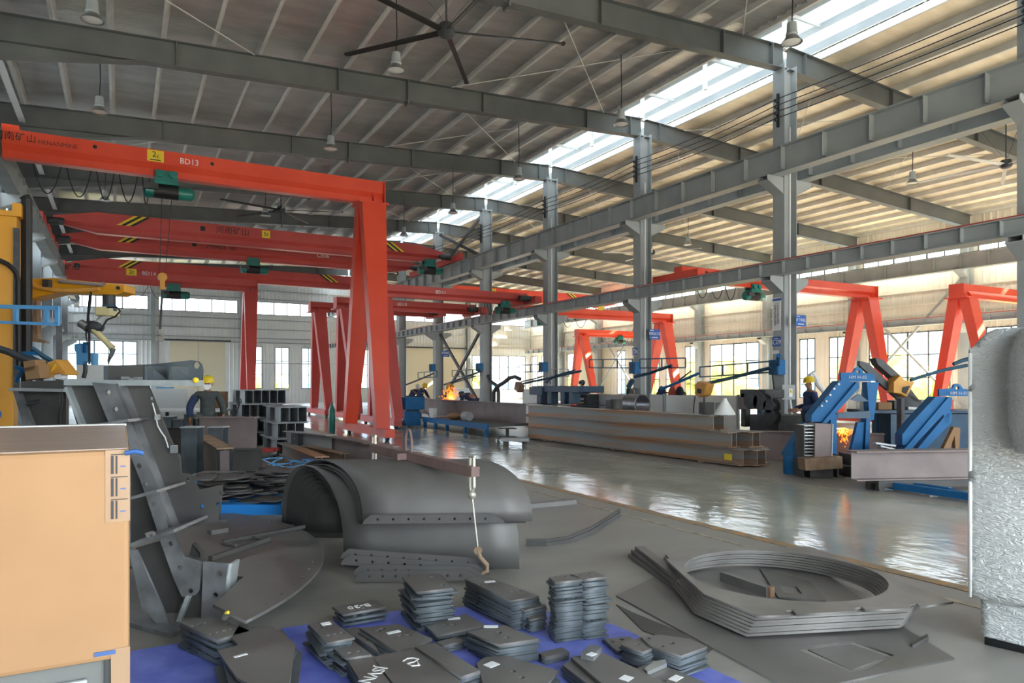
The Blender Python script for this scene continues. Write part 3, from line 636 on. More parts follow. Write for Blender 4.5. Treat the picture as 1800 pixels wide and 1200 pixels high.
for k in range(1, 8):
    z = RZ-.014-.0205*k
    if z < .013: break
    dr = RV*(-.012*k)+FV*(.006*(k % 2))
    if base is None: base = flat('ring_plate', quad, z, .017, 'ring', 'ring plate lower down in the ring stack', group='lower plates of the ring stack', holes=[circ(rx, ry, rr*1.01, 48)]); c0 = base.location.copy(); p = base
    else: p = base.copy(); COL.objects.link(p)
    p.location = (c0.x+dr.x, c0.y+dr.y, z)
for k, (x0,y0,x1,y1,zz,lab) in enumerate(((1112,975,1275,1090,.02,'lowest'),(1117,968,1262,1072,.055,'middle'),(1124,962,1200,1020,.09,'topmost, short'))):
    solo('flat_bar', MB().bar(gp(x0,y0,zz), gp(x1,y1,zz), .09, .03), 'plate', '%s flat bar along the left side of the ring stack' % lab, 'flat bar', 'flat bars beside the ring stack')
solo('flat_bar', MB().bar(gp(1322,1094,.02), gp(1386,1110,.02), .05, .035), 'steel_light', 'pale flat bar under the front corner of the ring stack', 'flat bar')
t_ = thing('channel_offcut', 'dark channel offcut with a rusty end lying inside the great ring', 'offcut', gp(1310,1030,.012))
part('channel', MB().bar(gp(1270,1012,.05), gp(1352,1040,.05), .06, .075), 'plate', t_); part('cut_end', MB().bar(gp(1350,1039,.048), gp(1358,1041,.048), .062, .08), 'rust', t_, label='rusty cut end')
flat('steel_sheet', pxring([(1335,1000),(1425,1024),(1452,1058),(1368,1052)], .012), .0125, .012, 'shell', 'small square plate with a square hole lying inside the great ring', 'steel sheet', holes=[pxring([(1372,1033),(1400,1033),(1410,1046),(1378,1044)], .012)])
# ---------------------------------------------------------------- rolled shells
def shell(A, B, W, H, p, label, group, C=(-.66,.75), m='shell', n=26, th0=0., th1=math.pi, fz=0.):
    A = Vector(A); B = Vector(B); Cv = (RV*C[0]+FV*C[1])*W; vs = []; fs = []; nu = 6
    for i in range(nu+1):
        for k in range(n+1):
            th = th0+(th1-th0)*k/n; vs.append(A+(B-A)*i/nu+Cv*(1-math.cos(th))/2+UP*(H*max(0.,math.sin(th))**p+fz*(1-math.cos(th))/2))
    for i in range(nu):
        for k in range(n): a = i*(n+1)+k; fs.append((a, a+1, a+n+2, a+n+1))
    o = solo('rolled_shell', MB().add(vs, fs), m, label, 'rolled sheet', group, smooth=True)
    md = o.modifiers.new('sheet_thickness', 'SOLIDIFY'); md.thickness = .012; md.offset = -1
    return o
shell(gp(637,918,.445), gp(936,916,.445), 1.42, .485, .8, 'outermost rolled steel shell, arched on top of the nest', None)
CD = (RV*-.70+FV*.71)
for k in range(8):                                                   # the lower nest, one shell inside the other
    dl = .036*k; A_ = gp(604,994,.012)+CD*dl+FV*.004*k+RV*.025*k; B_ = gp(913-4*k,1000,.012)+CD*dl
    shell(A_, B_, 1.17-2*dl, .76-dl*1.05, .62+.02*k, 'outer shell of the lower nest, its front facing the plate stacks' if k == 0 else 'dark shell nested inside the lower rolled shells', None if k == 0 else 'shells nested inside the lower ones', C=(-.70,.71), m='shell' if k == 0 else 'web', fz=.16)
for k in (1, 2):
    dl = .04*k; A_ = gp(637,918,.445)+CD*dl-UP*.02; B_ = gp(930,916,.445)+CD*dl-UP*.02
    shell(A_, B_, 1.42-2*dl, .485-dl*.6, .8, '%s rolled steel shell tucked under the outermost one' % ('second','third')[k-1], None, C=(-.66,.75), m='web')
solo('end_plate', MB().poly([gp(536,945,.0)+v for v in (Vector((0,0,0)), RV*.42-FV*.0, RV*.44+UP*.25, RV*.30+UP*.42, RV*.18+UP*.40, RV*.06+UP*.24)], FV*.012), 'web', 'black half-round sheet standing for the dark inside of the shells', 'steel plate')  # dark view into the innermost shell, built as a black sheet
def strip_bar(p0, p1, h, label, lean=.25, nh=8):
    p0 = Vector(p0); p1 = Vector(p1); d = (p1-p0).normalized(); n = (d.cross(UP)).normalized(); up = (UP+n*-lean).normalized(); L = (p1-p0).length
    me = holed('flat_bar', [(0,0),(L,0),(L-.02,h*.35),(L-.11,h),(.07,h),(.02,h*.5)], [circ(.13+(L-.3)*k/(nh-1), h*.5, .011, 8) for k in range(nh)], .012)
    me.transform(frame_mx(Vector((0,0,0)), d, up, d.cross(up))); o = bpy.data.objects.new('flat_bar', me); o.location = p0; me.materials.append(M['web']); COL.objects.link(o)
    return tagit(o, label, 'flat bar', 'holed flat bars by the shells')
strip_bar(at(637,921,6.06), at(888,919,6.08), .075, 'holed flat bar lying along the lower edge of the outermost shell', .3)
for (x0,y0,x1,y1,d0,lab) in ((598,981,858,1000,5.98,'topmost'),(599,992,860,1011,5.92,'second'),(620,1010,850,1014,5.84,'third'),(622,1022,846,1020,5.80,'lowest')):
    strip_bar(at(x0,y0,d0), at(x1,y1,d0), .085, '%s of the holed flat bars leaning at the foot of the shells' % lab, .2)
# bent bars on the floor right of the shells
pts = [gp(925,958,.01), gp(960,958,.01), gp(1000,952,.015), gp(1040,940,.03)+UP*.03, gp(1072,925,.06)+UP*.06, gp(1090,916,.08)+UP*.08]
for k, dz in enumerate((0,.02)):
    mb = MB()
    for a, b in zip(pts[:-1], pts[1:]): mb.bar(a+UP*dz*1.5+FV*k*.02, b+UP*dz*1.5+FV*k*.02, .012, .055)
    solo('bent_bar', mb, 'web', '%s of the two curved flat bars curling up from the floor right of the shells' % ('lower','upper')[k], 'flat bar', 'curved bars right of the shells')
solo('flat_bar', MB().bar(gp(925,889,.03), gp(1010,881,.03), .1, .06), 'plate', 'straight dark bar on the floor between the shells and the white line', 'flat bar')
# spreader beam with hooks resting across the shells
t_ = thing('spreader_beam', 'brown lifting beam with two hooks resting across the rolled shells', 'lifting beam', fr(-.9,6.8,.96))
p0 = at(655,786,7.25); p1 = at(836,829,5.85)
p1.z = p1.z; part('beam', MB().bar(p0, p1, .085, .085), 'spreader', t_, bevel=.004)
dd = (p1-p0).normalized(); pc = p0+(p1-p0)*.40
part('cross_piece', MB().bar(pc-dd.cross(UP)*.14, pc+dd.cross(UP)*.14, .07, .06), 'spreader', t_)
part('lifting_ring', MB().tube([pc+UP*.04+dd*.04*math.cos(a)*1.4+UP*.13*(math.sin(a)+.6) for a in [2*math.pi*j/14 for j in range(15)]], .012, 8), 'spreader', t_)
for p, nm in ((p0+dd*.03,0),(p1-dd*.05,1)):
    q = part('shackle', MB().tube([p+UP*.12+dd*.025, p-UP*.13+dd*.03, p-UP*.19, p-UP*.13-dd*.03, p+UP*.12-dd*.025], .014, 8).tube([p+UP*.12+dd*.04, p+UP*.12-dd*.04], .014, 8), 'hook', t_)
    part('shackle_pin', MB().ball(p-UP*.2, .035, 12), 'hook', q)
pe = p1-dd*.05-UP*.2
ph = pe-UP*.46+RV*.05
part('rope', MB().tube([pe, ph], .008, 6), 'hook', t_)
part('hook', MB().lathe([(.035,-.01),(.035,.01)], ph, 12, FV).tube([ph, ph-UP*.06+RV*.02, ph-UP*.12+RV*.075, ph-UP*.17+RV*.075, ph-UP*.2+RV*.02, ph-UP*.185-RV*.06], [.016,.018,.02,.02,.016,.008], 8), 'rust', t_)
# ---------------------------------------------------------------- large round plate, what lies on it
RC0 = (-4.35, 5.0); RR = 2.92; DZ = .24
arc = []
for k in range(41):
    a = math.radians(-17+ (62+17)*k/40); arc.append((RC0[0]+RR*math.cos(a), RC0[1]+RR*math.sin(a)))
outl = arc+[(-3.15,7.55),(-3.15,5.45),(-2.1,5.14),(-1.93,5.09),(-1.88,4.45)]
W2 = lambda r, d: V2(fr(r, d, 0))
hol = [circ(*W2(RC0[0]+(RR-.07)*math.cos(a), RC0[1]+(RR-.07)*math.sin(a)), .012, 8) for a in [math.radians(-15+ 4.2*k) for k in range(18)]]
flat('round_plate', [W2(*p) for p in outl], DZ, .02, 'plate', 'huge round-edged dark plate with edge holes, left of the rolled shells', 'steel plate', holes=hol)
for k, (r, d) in enumerate(((-1.85,5.75),(-2.2,6.9),(-2.7,6.3))):
    solo('support_block', MB().box(fr(r,d,DZ/2), (.2,.3,DZ)), 'web', 'dark support block under the huge round plate', 'block', 'blocks under the round plate')
zz = DZ+.02
def obar(x0,y0,x1,y1,w,h,m,lab,cat='flat bar',name='flat_bar'): return solo(name, MB().bar(gp(x0,y0,zz+h/2), gp(x1,y1,zz+h/2), w, h), m, lab, cat)
t_ = thing('bar_ladder', 'small ladder-like frame of dark bars lying on the huge round plate', 'steel bars', gp(450,945,zz))
part('long_bar', MB().bar(gp(392,952,zz+.02), gp(535,925,zz+.02), .03, .03), 'web', t_)
part('short_bar', MB().bar(gp(370,981,zz+.02), gp(472,947,zz+.02), .04, .035), 'web', t_)
part('rung', MB().bar(gp(444,942,zz+.02), gp(462,948,zz+.02), .03, .02), 'plate', t_); part('rung', MB().bar(gp(392,953,zz+.02), gp(415,958,zz+.02), .03, .02), 'plate', t_)
obar(368,935,398,930,.08,.04,'plate','short square bar on the round plate near the tall bracket','bar','steel_bar')
obar(330,919,398,914,.04,.03,'web','thin angle on the far edge of the round plate','bar','steel_bar')
solo('magnet_clamp', MB().poly([gp(333,976,zz), gp(352,980,zz), gp(352,980,zz)+UP*.04, gp(338,972,zz)+UP*.08], FV*.06), 'web', 'black triangular welding magnet on the round plate', 'magnet')
solo('nozzle', MB().lathe([(.010,0),(.011,.02),(.006,.024)], gp(397,1077,zz), 12, (RV-FV*.4+UP*.3)), 'yellow_sign', 'tiny yellow nozzle on the round plate by the two-holed bracket', 'nozzle')
# ---------------------------------------------------------------- the big welded bracket at the left
D1 = 5.05
wb_ = thing('welded_bracket', 'tall bare steel welded bracket with bolt holes standing behind the cardboard box', 'steel bracket', fr(-2.35, D1, 0))
def pan(name, px, d, t, m, holes=(), hr=.02, tilt=0., label=None, lr=None):
    """panel facing the aisle at distance d; px ring; optional depth slope (metres of depth per pixel of x)"""
    ring = [((x-900)/FPX*d, EYE-(y-HZ)/FPX*d) for x, y in px]
    hs = [circ((x-900)/FPX*d, EYE-(y-HZ)/FPX*d, hr, 12) for x, y in holes]
    me = holed(name, ring, hs, t); me.transform(frame_mx(FV*d-wloc(wb_ if lr is None else lr), RV, UP, RV.cross(UP)))
    return part(name, me, m, wb_ if lr is None else lr, label=label)
def slab(name, px0, px1, d0, d1, t, m, label=None, lr=None):         # plate seen on edge: spans depth d0..d1 along a line
    mb = MB(); a = at(px0[0], px0[1], d0); b = at(px1[0], px1[1], d0); up = (b-a).normalized().cross(FV)
    mb.poly([a, b, b+FV*(d1-d0), a+FV*(d1-d0)], up*t); return part(name, mb, m, lr or wb_, label=label)
pan('web_plate', [(205,676),(262,676),(300,768),(318,806),(320,831),(336,833),(351,860),(393,851),(386,914),(300,932)], 5.30, .02, 'web', [(268,700),(332,842),(390,866),(385,885),(357,889)], .016)
pan('flange_strip', [(165,672),(203,675),(240,762),(262,812),(283,862),(300,932),(282,940),(262,880),(252,850),(232,800),(226,760),(198,752)], 5.15, .022, 'steel', [(193,689),(206,719),(247,818),(259,851),(273,885)], .019)
slab('flange_edge', (203,675), (300,932), 5.17, 5.28, .02, 'steel')
pan('web_plate', [(118,680),(168,674),(200,750),(140,752)], 5.3, .02, 'web')
slab('flange_edge', (112,681), (142,756), 5.22, 5.32, .022, 'steel_light')
slab('stiffener', (150,752), (226,741), 5.0, 5.4, .02, 'steel')
slab('stiffener', (230,878), (276,866), 4.85, 5.4, .02, 'steel'); slab('stiffener', (228,961), (306,936), 4.75, 5.3, .022, 'steel')
pan('web_plate', [(232,800),(252,850),(262,880),(282,930),(232,955)], 5.3, .015, 'web')
pan('web_plate', [(240,962),(300,945),(330,1048),(322,1050),(303,1100),(288,1100)], 5.1, .015, 'web')
pan('flange_strip', [(228,962),(243,966),(306,1107),(290,1110),(262,1075),(252,1070)], 4.8, .02, 'steel')
pan('bolt_plate', [(284,948),(308,934),(325,979),(357,986),(353,1036),(348,1043),(330,1048),(322,1046),(306,1010)], 4.95, .024, 'steel', [(302,954),(320,996),(337,1037)], .019)
pan('bolt_plate', [(360,986),(404,990),(390,1092),(356,1086)], 4.92, .024, 'steel', [(388,1006),(381,1044)], .019)
slab('plate_edge', (404,990), (390,1092), 4.92, 5.05, .02, 'steel_light')
pan('web_plate', [(330,1050),(358,1000),(356,1090),(306,1108)], 5.0, .014, 'web')
slab('edge_bar', (326,1048), (306,1100), 4.9, 4.94, .03, 'steel_light')
part('base_plate', MB().poly([gp(222,1100,.0), gp(300,1122,.0), gp(330,1108,.0), gp(240,1085,.0)], UP*.03), 'steel', wb_)
pan('clamp_tab', [(257,936),(270,932),(276,942),(263,948)], 4.8, .02, 'galv', [(267,940)], .012)
# top table plate and the gusseted lug on it
zt2 = 1.645
part('top_plate', MB().hexa([at(112,677,5.2), at(358,678,5.2), at(340,677,5.8), at(130,677,5.8)]+[at(112,667,5.2), at(358,668,5.2), at(340,668,5.8), at(130,668,5.8)]), 'steel_light', wb_)
pan('lug_plate', [(186,667),(186,643),(270,640),(340,633),(350,635),(356,641),(358,650),(357,668)], 5.62, .03, 'plate2', [(347.5,642)], .028)
pan('box_side', [(190,667),(190,643),(258,641),(258,667)], 5.34, .016, 'web')
for x in (188, 259, 301): slab('stiffener', (x,668), (x,643), 5.3, 5.6, .02, 'plate2')
for x0, x1 in ((260,296),(303,338)): pan('gusset', [(x0,641),(x1,667),(x0,667)], 5.40, .014, 'plate2')
for x, y in ((221,664),(243,665),(234,666)): part('bolt', MB().box(at(x,y,5.28), (.06,.02,.02), RV, FV, UP), 'galv', wb_)
part('marker_cap', MB().ball(at(344,668,5.18), .022, 10), 'yellow_sign', wb_, True)
# hanging cable and connectors on the web
part('cable', MB().tube([at(x,y,5.25) for x,y in ((268,708),(274,730),(277,748),(284,760),(290,768),(294,780),(296,787))], .005, 6), 'white_paint', wb_, True)
part('connector', MB().box(at(277,733,5.25), (.03,.03,.04), RV, FV, UP), 'galv', wb_); part('connector', MB().box(at(306,789,5.25), (.04,.04,.055), RV, FV, UP), 'galv', wb_)
# ---------------------------------------------------------------- cardboard box on a grey cabinet, and the wrapped cabinet
bxA = fr(-.945,1.75,0)
cb = thing('cardboard_box', 'big brown cardboard box with taped corners, close by at the left edge', 'box', (bxA.x-.7, bxA.y+.6, .97))
b0 = MB().bx(bxA.x-1.6, bxA.x, bxA.y, bxA.y+1.18, .972, 1.486)
part('carton', b0, 'card', cb, bevel=.012)
part('top_tape', MB().bx(bxA.x-1.6, bxA.x-.005, bxA.y+.02, bxA.y+1.16, 1.486, 1.4885), 'film_top', cb, label='glossy film over the top')
part('edge_strip', MB().bx(bxA.x-1.6, bxA.x, bxA.y+1.14, bxA.y+1.185, 1.484, 1.492), 'panel_white', cb)
tp = part('corner_tape', MB().bx(bxA.x-.052, bxA.x+.001, bxA.y-.0015, bxA.y, 1.31, 1.486), 'tape', cb, label='printed packing tape')
for k in range(3):
    z = 1.34+.055*k
    part('print_block', MB().bx(bxA.x-.040, bxA.x-.034, bxA.y-.003, bxA.y-.0016, z-.022, z+.022).bx(bxA.x-.030, bxA.x-.026, bxA.y-.003, bxA.y-.0016, z-.022, z+.022), 'ink', tp)
    part('print_block', MB().bx(bxA.x-.040, bxA.x-.004, bxA.y-.003, bxA.y-.0016, z+.024, z+.026), 'ink', tp)
    part('print_mark', MB().bx(bxA.x-.020, bxA.x-.008, bxA.y-.003, bxA.y-.0016, z-.006, z-.003), 'film_blue', tp)
tp = part('corner_tape', MB().bx(bxA.x-.04, bxA.x+.001, bxA.y-.0015, bxA.y, .90, 1.0), 'tape', cb, label='printed packing tape')
part('print_mark', MB().bx(bxA.x-.075, bxA.x-.03, bxA.y-.0035, bxA.y-.0016, .988, .998), 'film_blue', tp)
part('tape_end', MB().tube([(bxA.x-.01,bxA.y-.01,1.478),(bxA.x+.012,bxA.y-.012,1.482),(bxA.x+.03,bxA.y-.01,1.476)], .006, 8), 'film_blue', cb, True)
gc = thing('grey_cabinet', 'grey steel cabinet carrying the big cardboard box at the left edge', 'cabinet', (bxA.x-.75, bxA.y+.6, 0))
part('body', MB().bx(bxA.x-1.5, bxA.x-.055, bxA.y+.03, bxA.y+1.1, .0, .97), 'rafter', gc, bevel=.006)
part('door', MB().bx(bxA.x-1.45, bxA.x-.09, bxA.y+.015, bxA.y+.03, .05, .93), 'frame_grey', gc, bevel=.004)
# wrapped cabinet
wu = (RV*.67-FV*.74).normalized(); wn = (RV*.74+FV*.67).normalized(); wc = gp(1703,1131,0)
wp = thing('wrapped_cabinet', 'tall pale cabinet wrapped in wrinkled clear film at the right edge', 'cabinet', wc+wu*.6+wn*.4)
def wbox(mb, a0, a1, b0, b1, z0, z1, top=None):
    return mb.hexa([wc+wu*a+wn*b+UP*z for z in (z0,z1) for a, b in ((a0,b0),(a1,b0),(a1,b1),(a0,b1))])
import bmesh
def wrapped(a0, a1, b0, b1, z0, z1, seed):
    from mathutils import noise
    bm = bmesh.new(); bmesh.ops.create_cube(bm, size=1.0); bmesh.ops.subdivide_edges(bm, edges=bm.edges, cuts=26, use_grid_fill=True)
    for v in bm.verts:
        u_, w_, z_ = v.co.x+.5, v.co.y+.5, v.co.z+.5
        rz = z0+(z1-z0)*z_
        if z_ > .93: rz -= .16*max(0, (.12-u_)/.12)**2*(z_-.93)/.07        # rounded top left corner
        p = wc+wu*(a0+(a1-a0)*u_)+wn*(b0+(b1-b0)*w_)+UP*rz
        n = noise.noise(Vector((p.x*4+seed, p.y*4, p.z*9)))*.012+noise.noise(Vector((p.x*12, p.y*12+seed, p.z*30)))*.005
        edge = min(u_, 1-u_)
        v.co = p-wn*(n+.012*min(1, edge*8))
    me = bpy.data.meshes.new('film'); bm.to_mesh(me); bm.free(); me.transform(Matrix.Translation(-wloc(wp))); return me
part('film_wrap', wrapped(0,1.3,0,.8,.30,1.985,0), 'film', wp, True)
part('lower_wrap', wrapped(.06,1.25,.03,.75,.06,.32,5), 'film', wp, True)
part('corner_guard', wbox(MB(), -.003,.018,-.006,.02,.30,1.84), 'panel_white', wp, label='white edge strip')
part('plinth', wbox(MB(), .07,1.2,.06,.7,.0,.06), 'dark', wp)
part('wrapped_roll', MB().lathe([(.02,0),(.26,.02),(.30,.2),(.30,.6),(.24,.75),(.02,.78)], wc+wu*.52-wn*.04+UP*1.22, 28), 'film', wp, True)
for o in kids(wp):
    for p in o.data.polygons: p.use_smooth = True
# ================================================================ middle ground, left bay
def fl_(v, z=0.): return Vector((v.x, v.y, z))
# blue table with scrap plates
TZ = .345
A0, A1 = fr(-3.5,7.6,0), fr(-2.28,7.6,0)
tb_ = thing('scrap_table', 'low bright blue steel table heaped with scrap plates behind the round plate', 'table', fr(-2.9,8.8,0))
part('table_top', MB().poly([fr(-3.5,7.6,TZ-.11), fr(-2.2,7.6,TZ-.11), fr(-2.5,10.1,TZ-.11), fr(-4.6,10.1,TZ-.11)], UP*.11), 'blue_bright', tb_)
for r, d in ((-3.35,7.75),(-2.4,7.75),(-4.3,9.9),(-2.7,9.9)): part('leg', MB().box(fr(r,d,.118), (.1,.1,.234)), 'blue_bright', tb_)
placed = []
rs_ = random.Random(11)
for k in range(95):
    d = 7.75+rs_.random()*1.75; lo_ = -3.45-(d-7.6)*.3; r = lo_+rs_.random()*(-2.42-.12*(d-7.6)-lo_); R_ = rs_.uniform(.13,.27)
    z = TZ
    for (r2,d2,R2,z2) in placed:
        if math.hypot(r-r2,d-d2) < (R_+R2)*.70: z = max(z, z2+.0165)
    placed.append((r,d,R_,z)); n = rs_.choice((3,4,4,5,6)); a0 = rs_.random()*6.28
    pts = [V2(fr(r+R_*rs_.uniform(.7,1)*math.cos(a0+2*math.pi*j/n)*1.0, d+R_*rs_.uniform(.7,1)*math.sin(a0+2*math.pi*j/n), 0)) for j in range(n)]
    flat('scrap_plate', pts, z, .014, 'web', 'irregular dark scrap plate in the heap on the low blue table', 'scrap plate', 'scrap plates on the blue table')
for k in range(6):
    d = 9.62+.075*k; solo('channel_bar', MB().bar(fr(-4.35,d,TZ+.035), fr(-3.55,d,TZ+.035), .05, .06), 'galv', 'bright galvanised channel bar lying at the back left of the low blue table', 'channel bar', 'galvanised bars on the blue table')
rs_ = random.Random(5); mb = MB()
pts = [fr(-3.45,9.75,TZ+.10)]
for k in range(44):
    q = pts[-1]; tgt = fr(-3.35+1.0*(k/44)+rs_.uniform(-.25,.25), 9.75+rs_.uniform(-.2,.2), TZ+.12+rs_.random()*.16*(1 if k < 30 else .5)); pts.append(tgt)
sm = []
for a, b, c in zip(pts[:-2], pts[1:-1], pts[2:]): sm += [(a+b)/2, (a+b*6+c)/8]
solo('blue_cable', MB().tube(sm, .007, 6), 'blue_light', 'tangled thin blue cable lying on the back of the low blue table', 'cable')
# loose H beams on the floor
def hbeam(p0, p1, h, w, m, label, group=None, z=0., cat='steel beam', name='steel_beam', plates=()):
    p0 = fl_(Vector(p0), z); p1 = fl_(Vector(p1), z)
    if not plates: return solo(name, MB().ibeam(p0, p1, h, w, .018, .012), m, label, cat, group)
    t = thing(name, label, cat, (p0+p1)/2, group); part('profile', MB().ibeam(p0, p1, h, w, .018, .012), m, t)
    d = (p1-p0).normalized(); n = d.cross(UP)
    for f, wd, mm in plates:
        c = p0+(p1-p0)*f; q = part('end_plate', MB().box(c+UP*h*.5-n*.0, (wd, w*.98, h-.04), d, n), mm, t)
        for k in range(3): part('bolt_hole', MB().lathe([(.016,0),(.016,.004)], c-n*(-w*.49-.001)+UP*(h*(.25+.25*k))-d*.0, 8, n), 'white_paint', q)
    return t
hbeam(gp(505,801), gp(583,812), .57, .26, 'beam_grey', 'grey H beam with a drilled black plate, left of the big red crane foot', plates=((.30,.3,'dark'),))
hbeam(gp(563,806), gp(692,838), .54, .26, 'beam_brown', 'long purple-brown H beam running towards the rolled shells', None)
hbeam(gp(497,800), gp(566,831), .30, .26, 'beam', 'low rusty H beam in front of the grey drilled one', None)
hbeam(gp(537,808), gp(606,826), .32, .2, 'rust', 'short rusty-topped beam between the low beam and the purple-brown one', None)
solo('flat_bar', MB().bar(gp(488,803,.04), gp(545,836,.04), .07, .05), 'rust', 'rusty bar leaning low along the left of the low rusty H beam', 'flat bar')
hbeam(fr(-6.0,13.6,0), fr(-4.9,13.6,0), .9, .3, 'beam_brown', 'deep dark beam lying behind the worker with the mask, left part', None, z=.1)
hbeam(fr(-4.7,13.3,0), fr(-5.9,13.2,0), .001+.42, .3, 'web', 'lower dark beam in front of the deep beam near the worker', None)
for x, d, lab in ((338,10.9,'left'),(384,12.0,'right')):
    r = (x-900)/FPX*d; t_ = thing('short_column', 'short dark steel post standing %s of the worker with the mask' % lab, 'steel post', fr(r,d,0), 'short posts by the masked worker')
    zt_ = EYE-(749-HZ)/FPX*d
    part('profile', MB().ibeam(fr(r,d-.12,.02), fr(r,d-.12,zt_-.02), .24, .24, .015, .012, up=FV), 'plate2', t_); part('cap_plate', MB().box(fr(r,d,zt_-.01), (.27,.27,.02), RV, FV, UP), 'frame_grey', t_); part('base_plate', MB().box(fr(r,d,.01), (.3,.3,.02), RV, FV, UP), 'web', t_)
t_ = thing('stub_beam', 'brown stub beam with drilled black end plates, its pale flange sloping towards the blue table', 'steel beam', fr(-4.3,11.2,0))
pA, pB = at(354,764,11.9), at(396,788,10.35)
part('flange', MB().bar(pA, pB, .24, .02), 'rust', t_); part('web_plate', MB().hexa([fl_(pA,.02)-RV*.01, fl_(pA,.02)+RV*.01, fl_(pB,.02)+RV*.01, fl_(pB,.02)-RV*.01, pA-RV*.01, pA+RV*.01, pB+RV*.01, pB-RV*.01]), 'beam_brown', t_)
part('foot', MB().bar(fl_(pA,.01), fl_(pB,.01), .24, .02), 'beam_brown', t_)
part('end_plate', MB().box(fl_(pB,(pB.z)*.5)+RV*.0-FV*.02, (.13,.02,pB.z-.06), RV, FV, UP), 'beam_brown', t_)
for s in (-1,1): part('side_plate', MB().poly([pB+RV*s*.07-UP*.03, pB+RV*s*.13-UP*.03, fl_(pB,.3)+RV*s*.10, fl_(pB,.05)+RV*s*.13, fl_(pB,.05)+RV*s*.07], FV*.02), 'dark', t_)
# stacks of short H beams
def hstack(x0, Yn, cols, rows, w, h, L, what, z0=0., off=None):
    base = None
    for rI in range(rows):
        for cI in range(cols):
            x = x0+w*(cI+.5)+(off[rI] if off else 0); loc = Vector((x, Yn+L/2, z0+rI*(h+.012)))
            if base is None:
                base = thing('short_beam', 'short H beam packed in '+what, 'steel beam', loc, 'beams in '+what)
                part('profile', MB().ibeam((x,Yn,loc.z),(x,Yn+L,loc.z),h,w-.006,.012,.009), 'beam_grey', base)
                for s in (-1,1): part('stiffener', MB().bx(x+s*.004 if s>0 else x-w/2+.006, x+w/2-.006 if s>0 else x-.004, Yn+L*.42, Yn+L*.62, loc.z+.013, loc.z+h-.013), 'dark', base)
            else: dup(base, loc)
hstack(ony(423,700,19.4).x, 19.4, 6, 4, .205, .357, 2.2, 'the taller far stack right of the masked worker', off=[-.12,-.1,-.08,0])
hstack(ony(485,730,16.9).x, 16.9, 4, 3, .20, .355, 1.8, 'the lower near stack left of the red crane leg', off=[-.08,-.06,0])
# bench and boxes in the far left
def bench(x0, x1, d, ztop, dep, m, label, legm='dark'):
    t = thing('work_bench', label, 'bench', fr((x0+x1)/2,d,0)); part('top', MB().box(fr((x0+x1)/2,d,ztop-.03), (x1-x0,dep,.06), RV, FV, UP), m, t)
    for r in (x0+.1,x1-.1):
        for q in (-1,1): part('leg', MB().box(fr(r,d+q*(dep/2-.08),(ztop-.06)/2), (.07,.07,ztop-.06), RV, FV, UP), legm, t)
    part('shelf', MB().box(fr((x0+x1)/2,d,.35), (x1-x0-.1,dep-.1,.03), RV, FV, UP), legm, t); return t
bench(-9.6,-7.6,19.,.96,1.2,'panel_white','white-edged work bench behind the big welded bracket')
rs_ = random.Random(3)
for k, (x, w_, h_) in enumerate(((298,.22,.24),(318,.24,.18),(336,.2,.3),(356,.20,.2))):
    d = 16.6; r = (x-900)/FPX*d; t_ = thing('box_section', 'short dark box section standing on the long packing beam left of the masked worker', 'steel section', fr(r,d,.62), 'box sections left of the masked worker')
    part('tube', MB().box(fr(r,d,.62+h_/2), (w_,.3,h_), RV, FV, UP), 'plate2', t_); part('lid', MB().box(fr(r,d,.62+h_+.006), (w_+.03,.33,.012), RV, FV, UP), 'beam_grey', t_)
hbeam(fr(-9.0,16.6,0), fr(-6.9,16.6,0), .62, .4, 'web', 'long packing beam carrying box sections left of the masked worker')
for x0, x1, y0, y1, d, m, nm, lab in ((134,184,641,664,15.,'panel_white','switch_cabinet','off-white cabinet behind the blue hanging clamp'),(262,330,683,706,21.,'panel_white','crate','pale crate on the floor behind the welded bracket'),(374,386,688,706,20.,'card','carton','brown carton behind the masked worker'),(275,290,680,700,22.,'blue_light','drum_box','light blue box behind the welded bracket')):
    r0, r1 = (x0-900)/FPX*d, (x1-900)/FPX*d; zt_ = EYE-(y0-HZ)/FPX*d
    t_ = thing(nm, lab, 'cabinet' if 'cab' in nm else 'box', fr((r0+r1)/2,d+.3,0)); part('body', MB().box(fr((r0+r1)/2,d+.3,zt_/2), (r1-r0,.6,zt_), RV, FV, UP), m, t_, bevel=.01); part('door', MB().box(fr((r0+r1)/2,d-.006,zt_*.5), ((r1-r0)*.86,.012,zt_*.86), RV, FV, UP), m, t_, bevel=.004)
# pallet jack
t_ = thing('pallet_jack', 'red hand pallet jack with a tall handle beside the short beam stacks', 'pallet jack', gp(440,795))
d = 15.4; q = lambda x, y, dd=0.: at(x-15, y+4, d+dd)
part('handle', MB().tube([q(416,768), q(437,702)], .018, 8).tube([q(433,708), q(432,700), q(438,697), q(440,704)], .014, 8), 'dark', t_)
part('head', MB().poly([q(424,787), q(426,755), q(438,755), q(446,787)], FV*.42), 'red_far', t_)
part('pump', MB().tube([q(416,786)+FV*.2, q(418,768)+FV*.2], .07, 12), 'dark', t_)
for s in (.05,.36): part('fork', MB().box((q(468,788)+FV*s), ((497-440)/FPX*d,.16,.06), RV, FV, UP), 'red_far', t_)
for s in (.1,.3): part('wheel', MB().lathe([(.08,-.04),(.085,0),(.08,.04)], fl_(q(418,790)+FV*s,.085), 16, RV), 'hook', t_, True)
for s in (.05,.36): part('roller', MB().lathe([(.04,-.05),(.04,.05)], fl_(q(492,788)+FV*s,.042), 12, FV), 'dark', t_, True)
